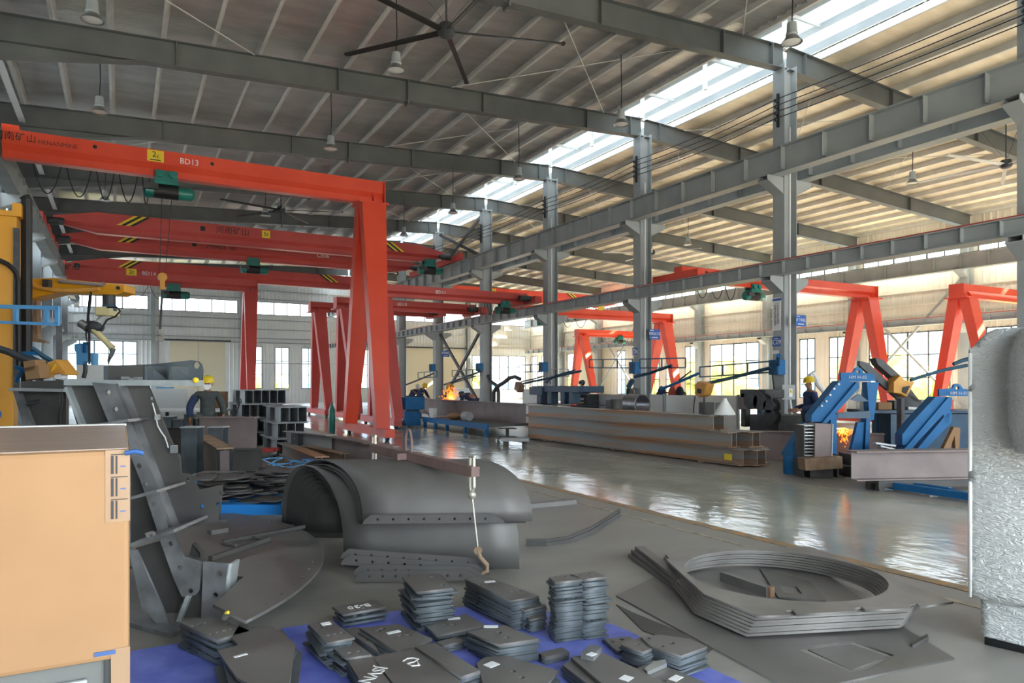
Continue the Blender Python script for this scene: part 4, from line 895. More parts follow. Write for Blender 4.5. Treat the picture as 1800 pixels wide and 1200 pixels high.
# ---------------------------------------------------------------- welding robot on its yellow column
D2 = 11.2; w = lambda x, y, dd=0.: at(x, y, D2+dd)
cx_, cy_ = -1.78, 13.35
rb = thing('robot_column', 'tall yellow robot column with black cable chain at the left edge', 'robot column', (cx_, cy_, 0))
part('column', MB().hexa([(cx_-.42,cy_-.3,.1),(cx_+.34,cy_-.3,.1),(cx_+.34,cy_+.3,.1),(cx_-.42,cy_+.3,.1),(cx_-.36,cy_-.28,4.18),(cx_+.40,cy_-.28,4.18),(cx_+.40,cy_+.28,4.18),(cx_-.36,cy_+.28,4.18)]), 'yellow', rb, bevel=.01)
part('base', MB().bx(cx_-.55,cx_+.5,cy_-.45,cy_+.45,0,.1), 'yellow', rb)
part('top_bracket', MB().bx(cx_+.15,cx_+.46,cy_-.3,cy_+.2,4.18,4.26).bx(cx_+.34,cx_+.46,cy_-.3,cy_-.1,4.26,4.38), 'yellow', rb)
part('round_hole', MB().lathe([(.05,0),(.05,.01)], (cx_+.06,cy_-.285,3.98), 14, (0,-1,0)), 'ink', rb)
part('emblem', MB().lathe([(.085,0),(.085,.01)], (cx_+.13,cy_-.30,1.18), 18, (0,-1,0)), 'sign_blue', rb, label='round blue emblem')
part('cable_chain', MB().tube([(cx_+.50,cy_-.05,1.5),(cx_+.50,cy_-.05,3.2),(cx_+.50,cy_-.05,4.5),(cx_+.47,cy_-.05,4.55)], .075, 8), 'black', rb)
lp = [ (cx_+.43,cy_-.34,1.9),(cx_+.42,cy_-.34,3.0)]+[(cx_+.1+.32*math.cos(a),cy_-.34,3.2+.30*math.sin(a)) for a in [math.pi*j/10 for j in range(11)]]+[(cx_-.22,cy_-.34,2.2)]
part('cable_loop', MB().tube(lp, .035, 8), 'black', rb, True)
part('rail', MB().bx(cx_+.36,cx_+.43,cy_-.33,cy_-.22,1.5,4.0), 'dark', rb)
ar = part('arm', MB().poly([w(44,490,.4), w(92,488,.4), w(152,494,.4), w(219,500,.4), w(219,513,.4), w(205,518,.4), w(100,514,.4), w(44,527,.4)], FV*.34), 'yellow', rb, bevel=.012)
part('arm_pipe', MB().tube([w(50,493,.32), w(66,505,.32), w(96,510,.32), w(130,511,.32), w(174,508,.32)], .035, 8), 'orange', ar, True)
part('arm_cable', MB().tube([w(104,494,.3), w(180,501,.3), w(183,496,.3)], .03, 8), 'beam_brown', ar, True)
part('motor_box', MB().box(w(83,498,.3), (.10,.1,.12), RV, FV, UP), 'dark', ar); part('pivot', MB().lathe([(.03,0),(.03,.02)], w(208,506,.39), 12, -FV), 'ink', ar)
part('support_bar', MB().poly([w(58,528,.5), w(64,528,.5), w(66,595,.5), w(80,600,.5), w(80,603,.5), w(56,600,.5)], FV*.1), 'rust', rb)
rob = thing('welding_robot', 'yellow and grey welding robot arm hanging from the yellow column arm', 'robot arm', w(192,518,.55))
part('mount', MB().lathe([(.10,0),(.10,-.22)], w(192,516,.55), 18), 'dark', rob)
part('shoulder', MB().box(w(189,548,.55), (.25,.3,.15), RV, FV, UP), 'yellow_pale', rob, bevel=.02)
part('turret', MB().lathe([(.09,0),(.12,-.06),(.11,-.12)], w(192,534,.55), 16), 'blue_dark', rob, True)
part('upper_arm', MB().tube([w(192,556,.5), w(180,562,.5), w(168,573,.5)], [.06,.065,.07], 10), 'white_paint', rob, True)
part('elbow', MB().lathe([(.08,-.12),(.10,-.08),(.10,.12),(.07,.16)], w(163,574,.5), 16, RV), 'dark', rob, True)
part('elbow_motor', MB().lathe([(.05,-.1),(.07,-.08),(.07,.05)], w(149,572,.45), 14, (RV*.8-UP*.5)), 'silver_shade', rob, True)
part('forearm', MB().tube([w(166,578,.48), w(176,590,.48), w(189,603,.48), w(198,612,.48)], [.07,.05,.045,.055], 10), 'yellow_pale', rob, True)
part('wrist', MB().tube([w(198,612,.48), w(197,621,.48), w(194,627,.48)], [.05,.035,.03], 10), 'silver_shade', rob, True)
part('torch', MB().tube([w(194,626,.48), w(191,634,.48), w(191,640,.48)], [.03,.02,.008], 8), 'dark', rob, True)
part('hose', MB().tube([w(188,540,.4), w(206,540,.4), w(211,547,.4), w(203,556,.4), w(188,562,.4), w(182,572,.4), w(176,582,.4)], .014, 6), 'black', rob, True)
part('hose', MB().tube([w(160,505,.4), w(159,530,.4), w(155,555,.4), w(157,590,.4), w(157,640,.4)], .018, 6), 'black', rob, True)
# blue hanging clamp
bc = thing('lifting_clamp', 'blue hanging lifting clamp beside the robot torch', 'lifting clamp', at(148,645,13.))
u13 = lambda x, y: at(x, y, 13.)
part('back_plate', MB().poly([u13(131,605), u13(140,603), u13(140,641), u13(134,641), u13(134,620), u13(131,615)], FV*.1), 'blue_light', bc); part('block', MB().poly([u13(139,620), u13(164,620), u13(164,641), u13(160,641), u13(159,635), u13(146,635), u13(143,641), u13(139,641)], FV*.16), 'blue_light', bc); part('cylinder', MB().lathe([(.055,0),(.055,.2)], u13(147,620)+FV*.08, 14), 'blue', bc, True)
part('cable', MB().tube([u13(150,606)+FV*.08, at(151,590,12.5), at(157,520,11.7)], .012, 6), 'black', bc); part('tail', MB().tube([u13(150,640), u13(150,652), u13(147,664)], .035, 8), 'dark', bc, True)
# blue gantry tray and booms at the far left
bt = thing('cable_tray', 'light blue ladder-shaped cable tray before the yellow column', 'cable tray', at(50,570,9.6))
u9 = lambda x, y, dd=0.: at(x, y, 9.6+dd)
for dd in (0,.5): part('rail', MB().bar(u9(-30,538,dd), u9(104,541,dd), .05, .05).bar(u9(-30,565,dd), u9(104,570,dd), .05, .04), 'blue_light', bt)
for x in (-20,28,82,101): part('rung', MB().bar(u9(x,540), u9(x,569), .05, .05, FV), 'blue_light', bt)
part('hanger', MB().bar(u9(101,541,.5), u9(101,541,.0), .05, .05).bar(u9(28,541,.5), u9(28,541,.0), .05, .05), 'blue_light', bt)
part('post', MB().bar(u9(104,570,.25), fl_(u9(104,570,.25),0.), .07, .07), 'dark', bt)
wf = thing('wire_feeder', 'orange wire feeder case hanging tilted on dark booms at the left', 'wire feeder', at(97,648,8.8))
u8 = lambda x, y, dd=0.: at(x, y, 8.8+dd)
part('case', MB().poly([u8(76,641), u8(98,631), u8(117,655), u8(115,660), u8(104,656), u8(93,658), u8(87,664)], FV*.25), 'orange', wf, bevel=.01)
part('rib', MB().bar(u8(90,652,-.01), u8(98,640,-.01), .015, .01), 'yellow_sign', wf); part('reel', MB().lathe([(.05,0),(.06,.1)], u8(101,659,.05), 16, FV), 'white', wf, True)
part('boom', MB().tube([u8(-20,607,.2), u8(15,618,.2), u8(45,632,.2), u8(80,640,.2)], .045, 8), 'dark', wf, True); part('boom', MB().tube([u8(57,612,.3), u8(75,625,.3), u8(90,634,.3)], .03, 8), 'blue_dark', wf, True); part('boom', MB().tube([u8(40,620,.3), u8(62,632,.3), u8(80,640,.3)], .03, 8), 'blue_dark', wf, True)
part('bracket', MB().bar(u8(28,672,.3), u8(38,652,.3), .03, .03).bar(u8(28,645,.3), u8(57,655,.3), .05, .04).bar(u8(45,620,.3), u8(70,622,.3), .05, .04), 'blue', wf)
part('mast', MB().bar(u8(70,640,.3), fl_(u8(70,640,.3),0), .08, .08), 'dark', wf)
for k, (x, y, s_) in enumerate(((66,655,.17),(62,643,.14))):
    solo('carton', MB().box(u8(x,y,-.2), (s_,.2,s_*.9), RV+UP*.15, FV), 'card', 'small brown carton %s beside the orange wire feeder' % ('lower','upper')[k], 'box', 'cartons by the wire feeder')
fx_ = thing('welding_fixture', 'dark steel welding fixture with slanted sides left of the welded bracket', 'fixture', at(70,745,7.2))
u7 = lambda x, y, dd=0.: at(x, y, 7.2+dd)
part('top_beam', MB().poly([u7(36,690), u7(36,670), u7(118,668), u7(118,690)], FV*.4), 'web', fx_); part('flange', MB().bar(u7(22,684), u7(118,686), .12, .03), 'beam_grey', fx_)
part('side_strip', MB().poly([u7(22,684), u7(30,684), u7(56,745), u7(60,780), u7(50,780)], FV*.06), 'steel', fx_); part('web_plate', MB().poly([u7(34,688,.1), u7(104,688,.1), u7(104,790,.1), u7(64,790,.1)], FV*.02), 'web', fx_)
part('support', MB().poly([u7(70,690,.3), u7(80,690,.3), fl_(u7(80,690,.3),0), fl_(u7(70,690,.3),0)], FV*.05).poly([u7(108,690,.3), u7(116,690,.3), fl_(u7(116,690,.3),0), fl_(u7(108,690,.3),0)], FV*.05), 'web', fx_)
part('cylinder', MB().tube([u7(48,711), u7(72,704)], .02, 8), 'dark', fx_, True); part('hose', MB().tube([u7(108,690,-.02), u7(109,705,-.02), u7(105,730,-.02), u7(104,745,-.02)], .015, 6), 'black', fx_, True)
solo('red_bag', MB().ball(Vector((cx_+.08,cy_-.62,.62)), .3, 16, (1,.7,.8)).ball(Vector((cx_+.2,cy_-.6,.60)), .24, 14, (1,.7,.8)), 'red_far', 'crumpled dark red bag at the foot of the yellow robot column', 'bag', smooth=True)
solo('bag_stand', MB().bx(cx_-.35,cx_+.55,cy_-.95,cy_-.48,0,.38), 'yellow_sign', 'low yellow stand under the dark red bag', 'stand')
# ================================================================ middle ground, right of the aisle
def lb(X, Ya, Yb, z, label, group, h=.31, w=.22): return solo('steel_beam', MB().ibeam((X,Ya,z),(X,Yb,z),h,w,.016,.012), 'beam', label, 'steel beam', group)
rs_ = random.Random(2)
for row, (n, Ya, x0) in enumerate(((4,9.95,10.68),(4,10.25,10.68),(2,10.75,10.68))):
    for k in range(n):
        dy = 0 if k == 0 else rs_.uniform(-.25,.3)
        lab = ('front long H beam in the %s layer of the big rusty stack by the aisle' if k == 0 else 'long H beam behind the front one in the %s layer of the big stack') % ('bottom','middle','top')[row]
        o = lb(x0+.235*k, Ya-dy*(.5), 18.3+dy*.5, .03+row*.322, lab, None if k == 0 else 'long beams behind the front of the big stack')
        if row == 0 and k == 0: part('yellow_tag', MB().bx(10.572,10.578,10.15,10.35,.12,.24), 'yellow_sign', o, label='yellow tag')
for k, Y in enumerate((11.,14.,17.2)): solo('timber', MB().bx(10.55,11.7,Y-.06,Y+.06,0,.03), 'rust', 'flat timber under the big stack of long beams', 'timber', 'timbers under the big beam stack')
hbeam(gp(1296,806), gp(1425,815)+RV*1.5, .62, .3, 'beam_brown', 'brown plate girder lying behind the right end of the big beam stack')
# blue cabinets, platform and the beam being cut
bk = thing('blue_locker', 'two-tier blue steel cabinet at the far end of the cutting platform', 'cabinet', (9.55,25.4,0))
part('lower_case', MB().bx(9.25,9.85,24.9,26.0,.05,.60), 'blue', bk, bevel=.01); part('upper_case', MB().bx(9.2,9.95,24.75,26.1,.66,1.12), 'blue', bk, bevel=.01); part('neck', MB().bx(9.3,9.8,24.95,25.95,.60,.66), 'dark', bk)
for k in range(4): part('vent_slot', MB().bx(9.90+.0,9.95,25.9+.0,25.95,.3,.34) if False else MB().box((9.245,25.2+.16*k,.36), (.01,.05,.22)), 'white', bk)
cp = thing('cutting_platform', 'low blue steel platform with short legs left of the big beam stack', 'platform', (10.35,22.3,0))
part('deck', MB().bx(9.85,11.6,19.3,24.6,.30,.38), 'rafter', cp); part('edge_rail', MB().bx(9.80,9.85,19.3,24.6,.22,.40), 'blue', cp)
for y in (19.5,21.,22.5,23.5,24.5): part('leg', MB().bx(9.82,9.92,y-.05,y+.05,0,.30), 'blue', cp); 
for y in (19.5,24.4): part('leg', MB().bx(11.4,11.5,y-.05,y+.05,0,.30), 'blue', cp)
solo('steel_beam', MB().ibeam((11.1,19.2,.38),(11.1,29.,.38),.62,.3,.02,.014), 'beam_brown', 'long dark beam on the blue platform below the shower of sparks', 'steel beam')
solo('steel_beam', MB().ibeam((10.25,18.75,.0),(10.4,19.2,.0),.28,.5,.02,.014), 'web', 'short dark section on the floor at the near end of the blue platform', 'steel beam')
t_ = thing('steel_runner', 'small pair of steel runners on the aisle edge before the platform', 'runner', (9.95,18.3,0)); part('plate', MB().box(gp(905,772,.16), (.75,.35,.08), RV, FV, UP), 'beam_grey', t_)
for x in (889,922): part('foot', MB().box(gp(x,774,.06), (.14,.3,.11), RV, FV, UP), 'dark', t_)
bu = thing('bucket', 'white plastic bucket standing on the cutting platform', 'bucket', (10.1,24.3,.38)); part('pail', MB().lathe([(.13,0),(.16,.34),(.15,.34),(.12,.02)], (10.1,24.3,.38), 18), 'panel_white', bu, True); part('handle', MB().tube([(9.95,24.3,.70),(9.97,24.3,.5),(10.1,24.14,.45)], .008, 6), 'dark', bu)
solo('sack', MB().ball((10.2,22.6,.50), .3, 16, (.7,1.5,.40)), 'card', 'brown sack lying on the cutting platform', 'sack', smooth=True)
sm_ = thing('small_motor', 'small grey motor standing on the cutting platform', 'motor', (10.2,21.6,.38)); part('body', MB().lathe([(.15,-.2),(.16,0),(.15,.2)], (10.2,21.6,.54), 16, (0,1,0)), 'beam_grey', sm_, True); part('foot', MB().bx(10.08,10.32,21.45,21.75,.38,.42), 'dark', sm_)
hs_ = thing('hose_coil', 'black and white hose bundle sloping off the blue cabinet', 'hose', (10.0,24.5,.4))
for k in range(3): part('hose', MB().tube([(9.9,24.72+.02*k,.62),(9.95,24.6,.55+.02*k),(10.0,24.4,.42+.03*k)], .02, 6), 'black' if k != 1 else 'white', hs_, True)
# sparks
def sparks(c, n, spread, bias, label, seed, sc=1.):
    rq = random.Random(seed); t = thing('spark_shower', label, 'sparks', c); mb = MB(); mc = MB()
    for k in range(n):
        v = Vector((rq.gauss(bias[0],spread), rq.gauss(bias[1],spread), abs(rq.gauss(bias[2],spread)) if bias[2] >= 0 else -abs(rq.gauss(-bias[2],spread)))); v *= rq.random()**.6
        p = Vector(c)+v; d = v.normalized()*rq.uniform(.02,.09)*sc
        (mc if v.length < spread*.7 else mb).tube([p, p+d], [.014*sc,.006*sc], 4)
    a = part('flying_sparks', mb, 'spark', t); a['kind'] = 'stuff'; b = part('hot_core', mc, 'spark_core', t); b['kind'] = 'stuff'
sparks((11.1,25.0,1.02), 200, .17, (0,0,.22), 'orange shower of sparks over the beam on the platform', 1, 1.0)
# machines and screens along the middle column row
def screen(x0, x1, y0, X, lab, grp=None, plate=True):
    p0, p1 = onx(x0, y0, X), onx(x1, y0, X); zt_ = p0.z
    t = thing('welding_screen', lab, 'screen', ((p0.x+p1.x)/2,(p0.y+p1.y)/2,0), grp)
    ya, yb_ = min(p0.y,p1.y), max(p0.y,p1.y)
    part('panel', MB().bx(X-.02,X+.02,ya,yb_,.1,zt_), 'panel_white', t); part('post', MB().bx(X-.03,X+.03,ya-.06,ya,0,zt_+.03), 'frame_grey', t); part('post', MB().bx(X-.03,X+.03,yb_,yb_+.06,0,zt_+.03), 'frame_grey', t)
    if plate: part('notice', MB().bx(X-.028,X-.021,(ya+yb_)/2-.18,(ya+yb_)/2+.18,zt_-.5,zt_-.2), 'frame_grey', t)
screen(1038,1108,692,14.6, 'grey-white welding screen left of the C08 column, a notice on it'); screen(1172,1238,694,14.3, 'white welding screen between C08 and C09, left panel','welding screens between the columns', False); screen(1240,1296,694,14.3, 'white welding screen between C08 and C09, right panel with notice'); screen(1143,1166,693,14.9,'narrow pale screen just right of the C08 column', None, False)
dm = thing('pipe_section', 'short wide steel pipe ring on a blue stand before the C08 column', 'pipe', onx(1118,722,13.2)); c = onx(1118,710,13.2)
mbp = MB(); n = 28
for rad, rev in ((.30,0),(.27,1)):
    pass
me_v = []; me_f = []
for k in range(n):
    a = 2*math.pi*k/n
    for rad, yy in ((.30,-.3),(.30,.3),(.27,.3),(.27,-.3)): me_v.append((c.x+rad*math.cos(a), c.y+yy, c.z+rad*math.sin(a)))
for k in range(n):
    b = (k+1)%n
    for j in range(4): me_f.append((k*4+j, k*4+(j+1)%4, b*4+(j+1)%4, b*4+j))
part('ring', MB().add(me_v, me_f), 'steel', dm, True)
st_ = thing('blue_stand', 'dark blue stand under the steel pipe ring', 'stand', fl_(c)); part('top', MB().box((c.x,c.y,c.z-.33), (.7,1.3,.06)), 'blue', st_)
for s in (-1,1): part('leg', MB().bx(c.x-.25,c.x+.25,c.y+s*.5-.06,c.y+s*.5+.06,0,c.z-.36), 'blue', st_)
for k, (x, y) in enumerate(((1083,715),(1242,728))):
    c = onx(x, y, 10.95); zz_ = .03+3*.322; solo('pipe_stub', MB().lathe([(.16,0),(.16,.24),(.14,.24),(.14,.02)], (c.x, c.y, zz_), 20), 'web', 'dark pipe stub standing on the big beam stack, %s one' % ('left','right')[k], 'pipe stub', 'pipe stubs on the beam stack', smooth=True)
c = onx(1290,735,10.95); solo('funnel', MB().lathe([(.22,0),(.20,.05),(.05,.30),(.04,.34)], (c.x,c.y+.25,.03+3*.322), 20), 'panel_white', 'pale funnel hood on the right end of the big beam stack', 'funnel', smooth=True)
# press-like machine
pm = thing('press_machine', 'dark blue press table with thick legs left of the red-lit machine', 'machine', onx(978,712,13.2))
P = lambda x, y, X=13.0: onx(x, y, X)
def pbox(t, nm, x0, x1, y0, y1, X, dep, m): 
    a, b = P(x0,y0,X), P(x1,y1,X); return part(nm, MB().bx(X, X+dep, min(a.y,b.y), max(a.y,b.y), min(a.z,b.z), max(a.z,b.z)), m, t, bevel=.02)
pbox(pm,'head',935,1018,678,690,13.0,1.0,'blue_dark'); pbox(pm,'nose',930,952,680,694,12.9,.5,'blue_dark'); pbox(pm,'bed',928,1012,709,714,12.9,1.2,'blue_dark')
for x in (943,962,985,1000): pbox(pm,'leg',x,x+7,688,710,13.0,.3,'blue_dark')
a, b = P(930,714,13.0), P(1010,714,13.0); part('base', MB().bx(13.0,14.0,min(a.y,b.y),max(a.y,b.y),0,a.z), 'blue_dark', pm)
for x in (948,1003): part('lifting_eye', MB().tube([P(x,677)+Vector((.4,.1*math.cos(a),.1*math.sin(a)+.05)) for a in [math.pi*j/8 for j in range(9)]], .02, 6), 'blue_dark', pm)
rm = thing('control_cabinet', 'dark machine cabinet with red and white lit lamps right of the press table', 'cabinet', P(1022,720,14.6)); pbox(rm,'case',1004,1032,692,735,14.03,.5,'dark')
for x0,x1,y0,y1,m in ((1007,1012,700,710,'lamp_red'),(1018,1025,699,703,'white'),(1018,1025,706,709,'yellow_sign')): pbox(rm,'lamp',x0,x1,y0,y1,14.0,.03,m)
# dark winding machine right of the screens
wm = thing('spool_machine', 'dark wire spool machine standing left of the C09 column', 'machine', P(1325,745,14.0))
pbox(wm,'frame',1300,1345,684,700,13.9,.7,'dark'); a, b = P(1318,728,13.7), P(1368,728,13.7); part('base', MB().bx(13.7,14.7,min(a.y,b.y),max(a.y,b.y),0,a.z), 'dark', wm); pbox(wm,'post',1330,1336,686,740,13.85,.2,'blue_dark'); pbox(wm,'post',1302,1310,690,750,13.9,.2,'dark')
for x, y, r in ((1325,703,.22),(1341,706,.2),(1357,713,.16),(1358,733,.18)): part('spool', MB().lathe([(r,-.12),(r,-.09),(r*.5,-.08),(r*.5,.08),(r,.09),(r,.12)], P(x,y,13.6), 18, (1,0,0)), 'dark', wm, True)
pbox(wm,'cloth_guard',1297,1312,698,720,13.85,.04,'beam_brown')
def signtext(parent, body, size, o, m='white', u=(0,-1,0)): return letter(parent, body, size, o, u, UP, m)
sb_ = thing('number_board', 'black board lettered 1-1-B beside the C09 column', 'sign', P(1360,694,14.9)); part('stake', MB().bx(14.9,14.94,P(1360,690,14.9).y-.02,P(1360,690,14.9).y+.02,0,P(1360,699,14.9).z), 'dark', sb_); pbox(sb_,'board',1348,1372,688,699,14.9,.02,'ink'); letter(sb_, '1-1-B', .14, P(1360,693.5,14.89), (0,-1,0), UP, 'white')
# ================================================================ cranes
def prof_beam(mb, Y, x0, x1, zt_, h, w=.19):
    pr = [(-w,0),(w,0),(w,-.52*h),(.5*w,-.72*h),(.5*w,-.97*h),(.8*w,-.97*h),(.8*w,-h),(-.8*w,-h),(-.8*w,-.97*h),(-.5*w,-.97*h),(-.5*w,-.72*h),(-w,-.52*h)]
    return mb.poly([(x0, Y+a, zt_+b) for a, b in pr], (x1-x0,0,0))
def hoist(t, x, Y, zb, s=1., drop=0., m2='green'):
    part('trolley', MB().bx(x-.28*s,x+.28*s,Y-.22*s,Y-.14*s,zb-.12*s,zb+.16*s).lathe([(.10*s,0),(.10*s,.06)],(x-.16*s,Y-.22*s,zb+.06*s),14,(0,-1,0)).lathe([(.10*s,0),(.10*s,.06)],(x+.16*s,Y-.22*s,zb+.06*s),14,(0,-1,0)).bx(x-.28*s,x+.28*s,Y+.14*s,Y+.22*s,zb-.12*s,zb+.16*s).bx(x-.3*s,x+.3*s,Y-.2*s,Y+.2*s,zb-.2*s,zb-.1*s), m2, t)
    z = zb-.36*s
    part('drum', MB().lathe([(.19*s,-.3*s),(.19*s,.3*s)],(x,Y,z),20,(1,0,0)), 'black', t, True)
    part('gearbox', MB().lathe([(.14*s,-.55*s),(.2*s,-.5*s),(.2*s,-.3*s)],(x,Y,z),20,(1,0,0)), m2, t, True)
    part('motor', MB().lathe([(.18*s,.3*s),(.18*s,.62*s),(.12*s,.7*s)],(x,Y,z),20,(1,0,0)), m2, t, True)
    part('cable_box', MB().bx(x-.55*s,x-.2*s,Y-.3*s,Y-.18*s,z-.02*s,z+.14*s), 'dark', t)
    if drop:
        part('rope', MB().tube([(x-.1,Y,z-.1),(x-.16,Y,z-drop)],.010,6).tube([(x+.14,Y,z-.1),(x-.02,Y,z-drop)],.010,6), 'dark', t)
        c = Vector((x-.09,Y,z-drop-.12))
        b = part('hook_block', MB().lathe([(.11,-.05),(.125,0),(.11,.05)],c,18,(0,1,0)).bx(c.x-.06,c.x+.06,c.y-.08,c.y+.08,c.z-.34,c.z), 'yellow', t, True)
        q = c-UP*.36
        part('chain', MB().tube([q, q-UP*1.05+Vector((-.06,0,0))],.03,8), 'dark', t)
        h0 = q-UP*1.05+Vector((-.06,0,0))
        part('hook', MB().tube([h0, h0-UP*.1, h0-UP*.2+Vector((.08,0,0)), h0-UP*.3+Vector((.03,0,0)), h0-UP*.3-Vector((.07,0,0)), h0-UP*.22-Vector((.1,0,0))],[.03,.035,.04,.04,.03,.015],8), 'hook', t, True)
def festoon(t, xs, Y, zb, sag):
    for a, b in zip(xs[:-1], xs[1:]):
        pts = []
        for j in range(13):
            q = j/12; pts.append((a+.06+(b-a-.12)*q, Y, zb-sag*(1-(2*q-1)**2)))
        part('festoon_cable', MB().tube(pts, .014, 6), 'black', t)
def gantry(Y, xl, xe, zt_, h, label, spread=1.6, side=1, m='red', text=None, foot=True, sw=(.75,.38), hx=None, fx=None, hs=.8, group='gantry cranes'):
    """single-leg gantry: A-frame leg at xl, beam runs to xe (rail end)"""
    t = thing('gantry_crane', label, 'gantry crane', (xl, Y, 0), group)
    d = 1 if xe > xl else -1
    xo = xl-d*.38                                                    # beam overhangs the leg a little
    part('beam', prof_beam(MB(), Y, min(xo,xe), max(xo,xe), zt_, h), m, t)
    zb = zt_-h
    part('cap_plate', MB().bx(xl-.47,xl+.47,Y-.42,Y+.42,zb-.05,zb), m, t)
    for s in (-1,1): part('gusset', MB().poly([(xl,Y+s*.20,zb),(xl,Y+s*.40,zb),(xl,Y+s*.19,zb+.5*h)],(.02,0,0)), m, t)
    part('end_plate', MB().bx(xo-.02 if d>0 else xo-.01,xo+.01 if d>0 else xo+.02,Y-.28,Y+.28,zb,zt_), m, t)
    zf = .34
    for s in (-1,1):
        ya = Y+s*.20; yb_ = Y+s*spread; a, b = sw
        x0 = xl-.37; 
        ring = lambda y, z, w, q: [(x0,y-q,z),(x0+w,y-q,z),(x0+w,y+q,z),(x0,y+q,z)]
        if d > 0: 
            ring = lambda y, z, w, q: [(xl+.37-w,y-q,z),(xl+.37,y-q,z),(xl+.37,y+q,z),(xl+.37-w,y+q,z)]
        lg = part('leg', MB().hexa(ring(yb_,zf,b,.15)+ring(ya,zb-.05,a,.19)), m, t)
        part('lifting_eye', MB().lathe([(.07,-.02),(.07,.02)],(x0+a*.5,(ya*.62+yb_*.38),zb*.62+.0),12,(1,0,0)), m, lg)
    fb = MB().bx(xl-.2+d*.06,xl+.1+d*.06,Y-spread-.55,Y+spread+.55,.10,zf)
    if foot:
        part('foot_beam', fb, m, t)
        for s in (-1,1): part('wheel', MB().lathe([(.10,-.05),(.10,.05)],(xl-.05+d*.06,Y+s*(spread+.3),.10),16,(1,0,0)), 'dark', t, True)
    ec = MB() if group is None else MB().bx(xe-.16,xe+.16,Y-1.1,Y+1.1,zb+.0,zb+.28)
    if group: part('end_carriage', ec, m, t); part('carriage_motor', MB().lathe([(.12,-.3),(.14,0),(.12,.3)],(xe-d*.35,Y-.65,zb+.2),14,(1,0,0)), 'dark', t)
    if hx is not None: hoist(t, hx, Y, zb, hs)
    if fx: festoon(t, fx, Y+.1, zb-.02, .45)
    return t
# the big gantry with the leg in the middle of the picture
GY = 21.4
g1 = gantry(GY, 6.79, -2.55, 7.9, .70, 'bright red gantry crane marked BD13, its tapered double leg standing in mid picture', 1.62, sw=(.75,.40), group=None)
hoist(g1, ony(292,320,GY).x, GY, 7.2, 1.0, 2.2)
festoon(g1, [ony(x,300,GY).x for x in (52,112,165,205,246,268)], GY+.1, 7.19, .72)
part('rail_hanger', MB().bx(-2.56,-2.2,GY-.15,GY+.15,7.9,8.02), 'red', g1)
def on_beam(px, py): return ony(px, py, GY-.192)
for px, py in ((167,258),(373,288)): part('access_hole', MB().lathe([(.05,0),(.05,.012)], on_beam(px,py)+Vector((0,.004,0)), 16, (0,-1,0)), 'ink', g1, label='round black hole')
sg = part('capacity_sign', MB().box(on_beam(273.5,274), (.40,.012,.30)), 'yellow_sign', g1, label='yellow plate reading 2t')
letter(sg, '2', .22, on_beam(271,271.5)+Vector((0,-.009,0)), (1,0,0), UP); letter(sg, 't', .16, on_beam(277.5,275)+Vector((0,-.009,0)), (1,0,0), UP)
part('small_print', MB().box(on_beam(273,281)+Vector((0,-.008,0)), (.26,.003,.025)), 'ink', sg)
letter(g1, 'BD13', .22, on_beam(333,285), (1,0,0), UP, 'white', sx=.95)
letter(g1, '河南矿山', .235, on_beam(26,240.5), (1,0,0), UP, 'ink', sx=.95)
letter(g1, 'HENANMINE', .15, on_beam(102,254), (1,0,0), UP, 'ink', sx=.98)
lx = 6.62
sb = part('switch_box', MB().box((6.62,GY-1.46,1.32),(.17,.10,.2)), 'yellow_sign', g1, label='yellow switch box on the near leg')
part('notice_plate', MB().box((6.66,GY-1.355,2.12),(.24,.012,.32)), 'frame_grey', g1, label='grey notice plate on the near leg')
# gas bottle standing behind the foot
tb = solo('gas_bottle', MB().lathe([(.10,0),(.11,.02),(.11,.75),(.05,.9),(.03,.98),(.03,1.02)], (6.2,23.7,0), 16), 'green', 'dark green gas bottle standing beside the foot of the big red gantry', 'gas bottle', smooth=True)
# the far gantry of the same kind
g2 = gantry(44.2, 6.7, -2.55, 7.75, .70, 'hazy red gantry crane marked BD14, its leg rising behind the short beam stacks', 1.62, m='red_far', group=None)
hoist(g2, ony(305,505,44.2).x, 44.2, 7.05, 1.2)
def fb2(px, py, Y, off=.2): return ony(px, py, Y-off)
sg = part('capacity_sign', MB().box(fb2(231,478,44.2), (.50,.012,.36)), 'yellow_sign', g2); letter(sg, '2t', .3, fb2(231,478,44.2)+Vector((0,-.01,0)), (1,0,0), UP)
letter(g2, 'BD14', .30, fb2(262,481,44.2), (1,0,0), UP, 'white'); letter(g2, '河南矿山', .34, fb2(113,469,44.2), (1,0,0), UP, 'ink')
festoon(g2, [ony(x,500,44.2).x for x in (218,262,300)], 44.3, 7.04, .7)
part('rail_hanger', MB().bx(-2.56,-2.2,44.05,44.35,7.75,8.02), 'red_far', g2)
# semi gantries from the aisle to the lower girder
s1 = gantry(26.4, 8.75, GX-.02, 5.47, .48, 'red semi gantry marked BD11, ending on the lower girder left of the C08 column', 1.5, m='red_far', hx=14.2, fx=[12.6,13.,13.4,13.8], hs=.75, sw=(.6,.34), group='semi gantries of the left bay')
letter(s1, 'BD11', .20, fb2(775,514,26.4), (1,0,0), UP, 'white')
s2 = gantry(31.4, 8.75, GX-.02, 5.47, .48, 'red semi gantry marked BD10, just below and behind the BD11 one', 1.5, m='red_far', hx=10.5, hs=.75, sw=(.6,.34), group='semi gantries of the left bay')
letter(s2, 'BD10', .20, fb2(707,535,31.4), (1,0,0), UP, 'white')
s3 = gantry(36.3, 8.75, GX-.02, 5.75, .48, 'red semi gantry furthest back, its foot left of the big red leg', 1.5, m='red_far', hx=11.9, hs=.75, sw=(.6,.34), group='semi gantries of the left bay')
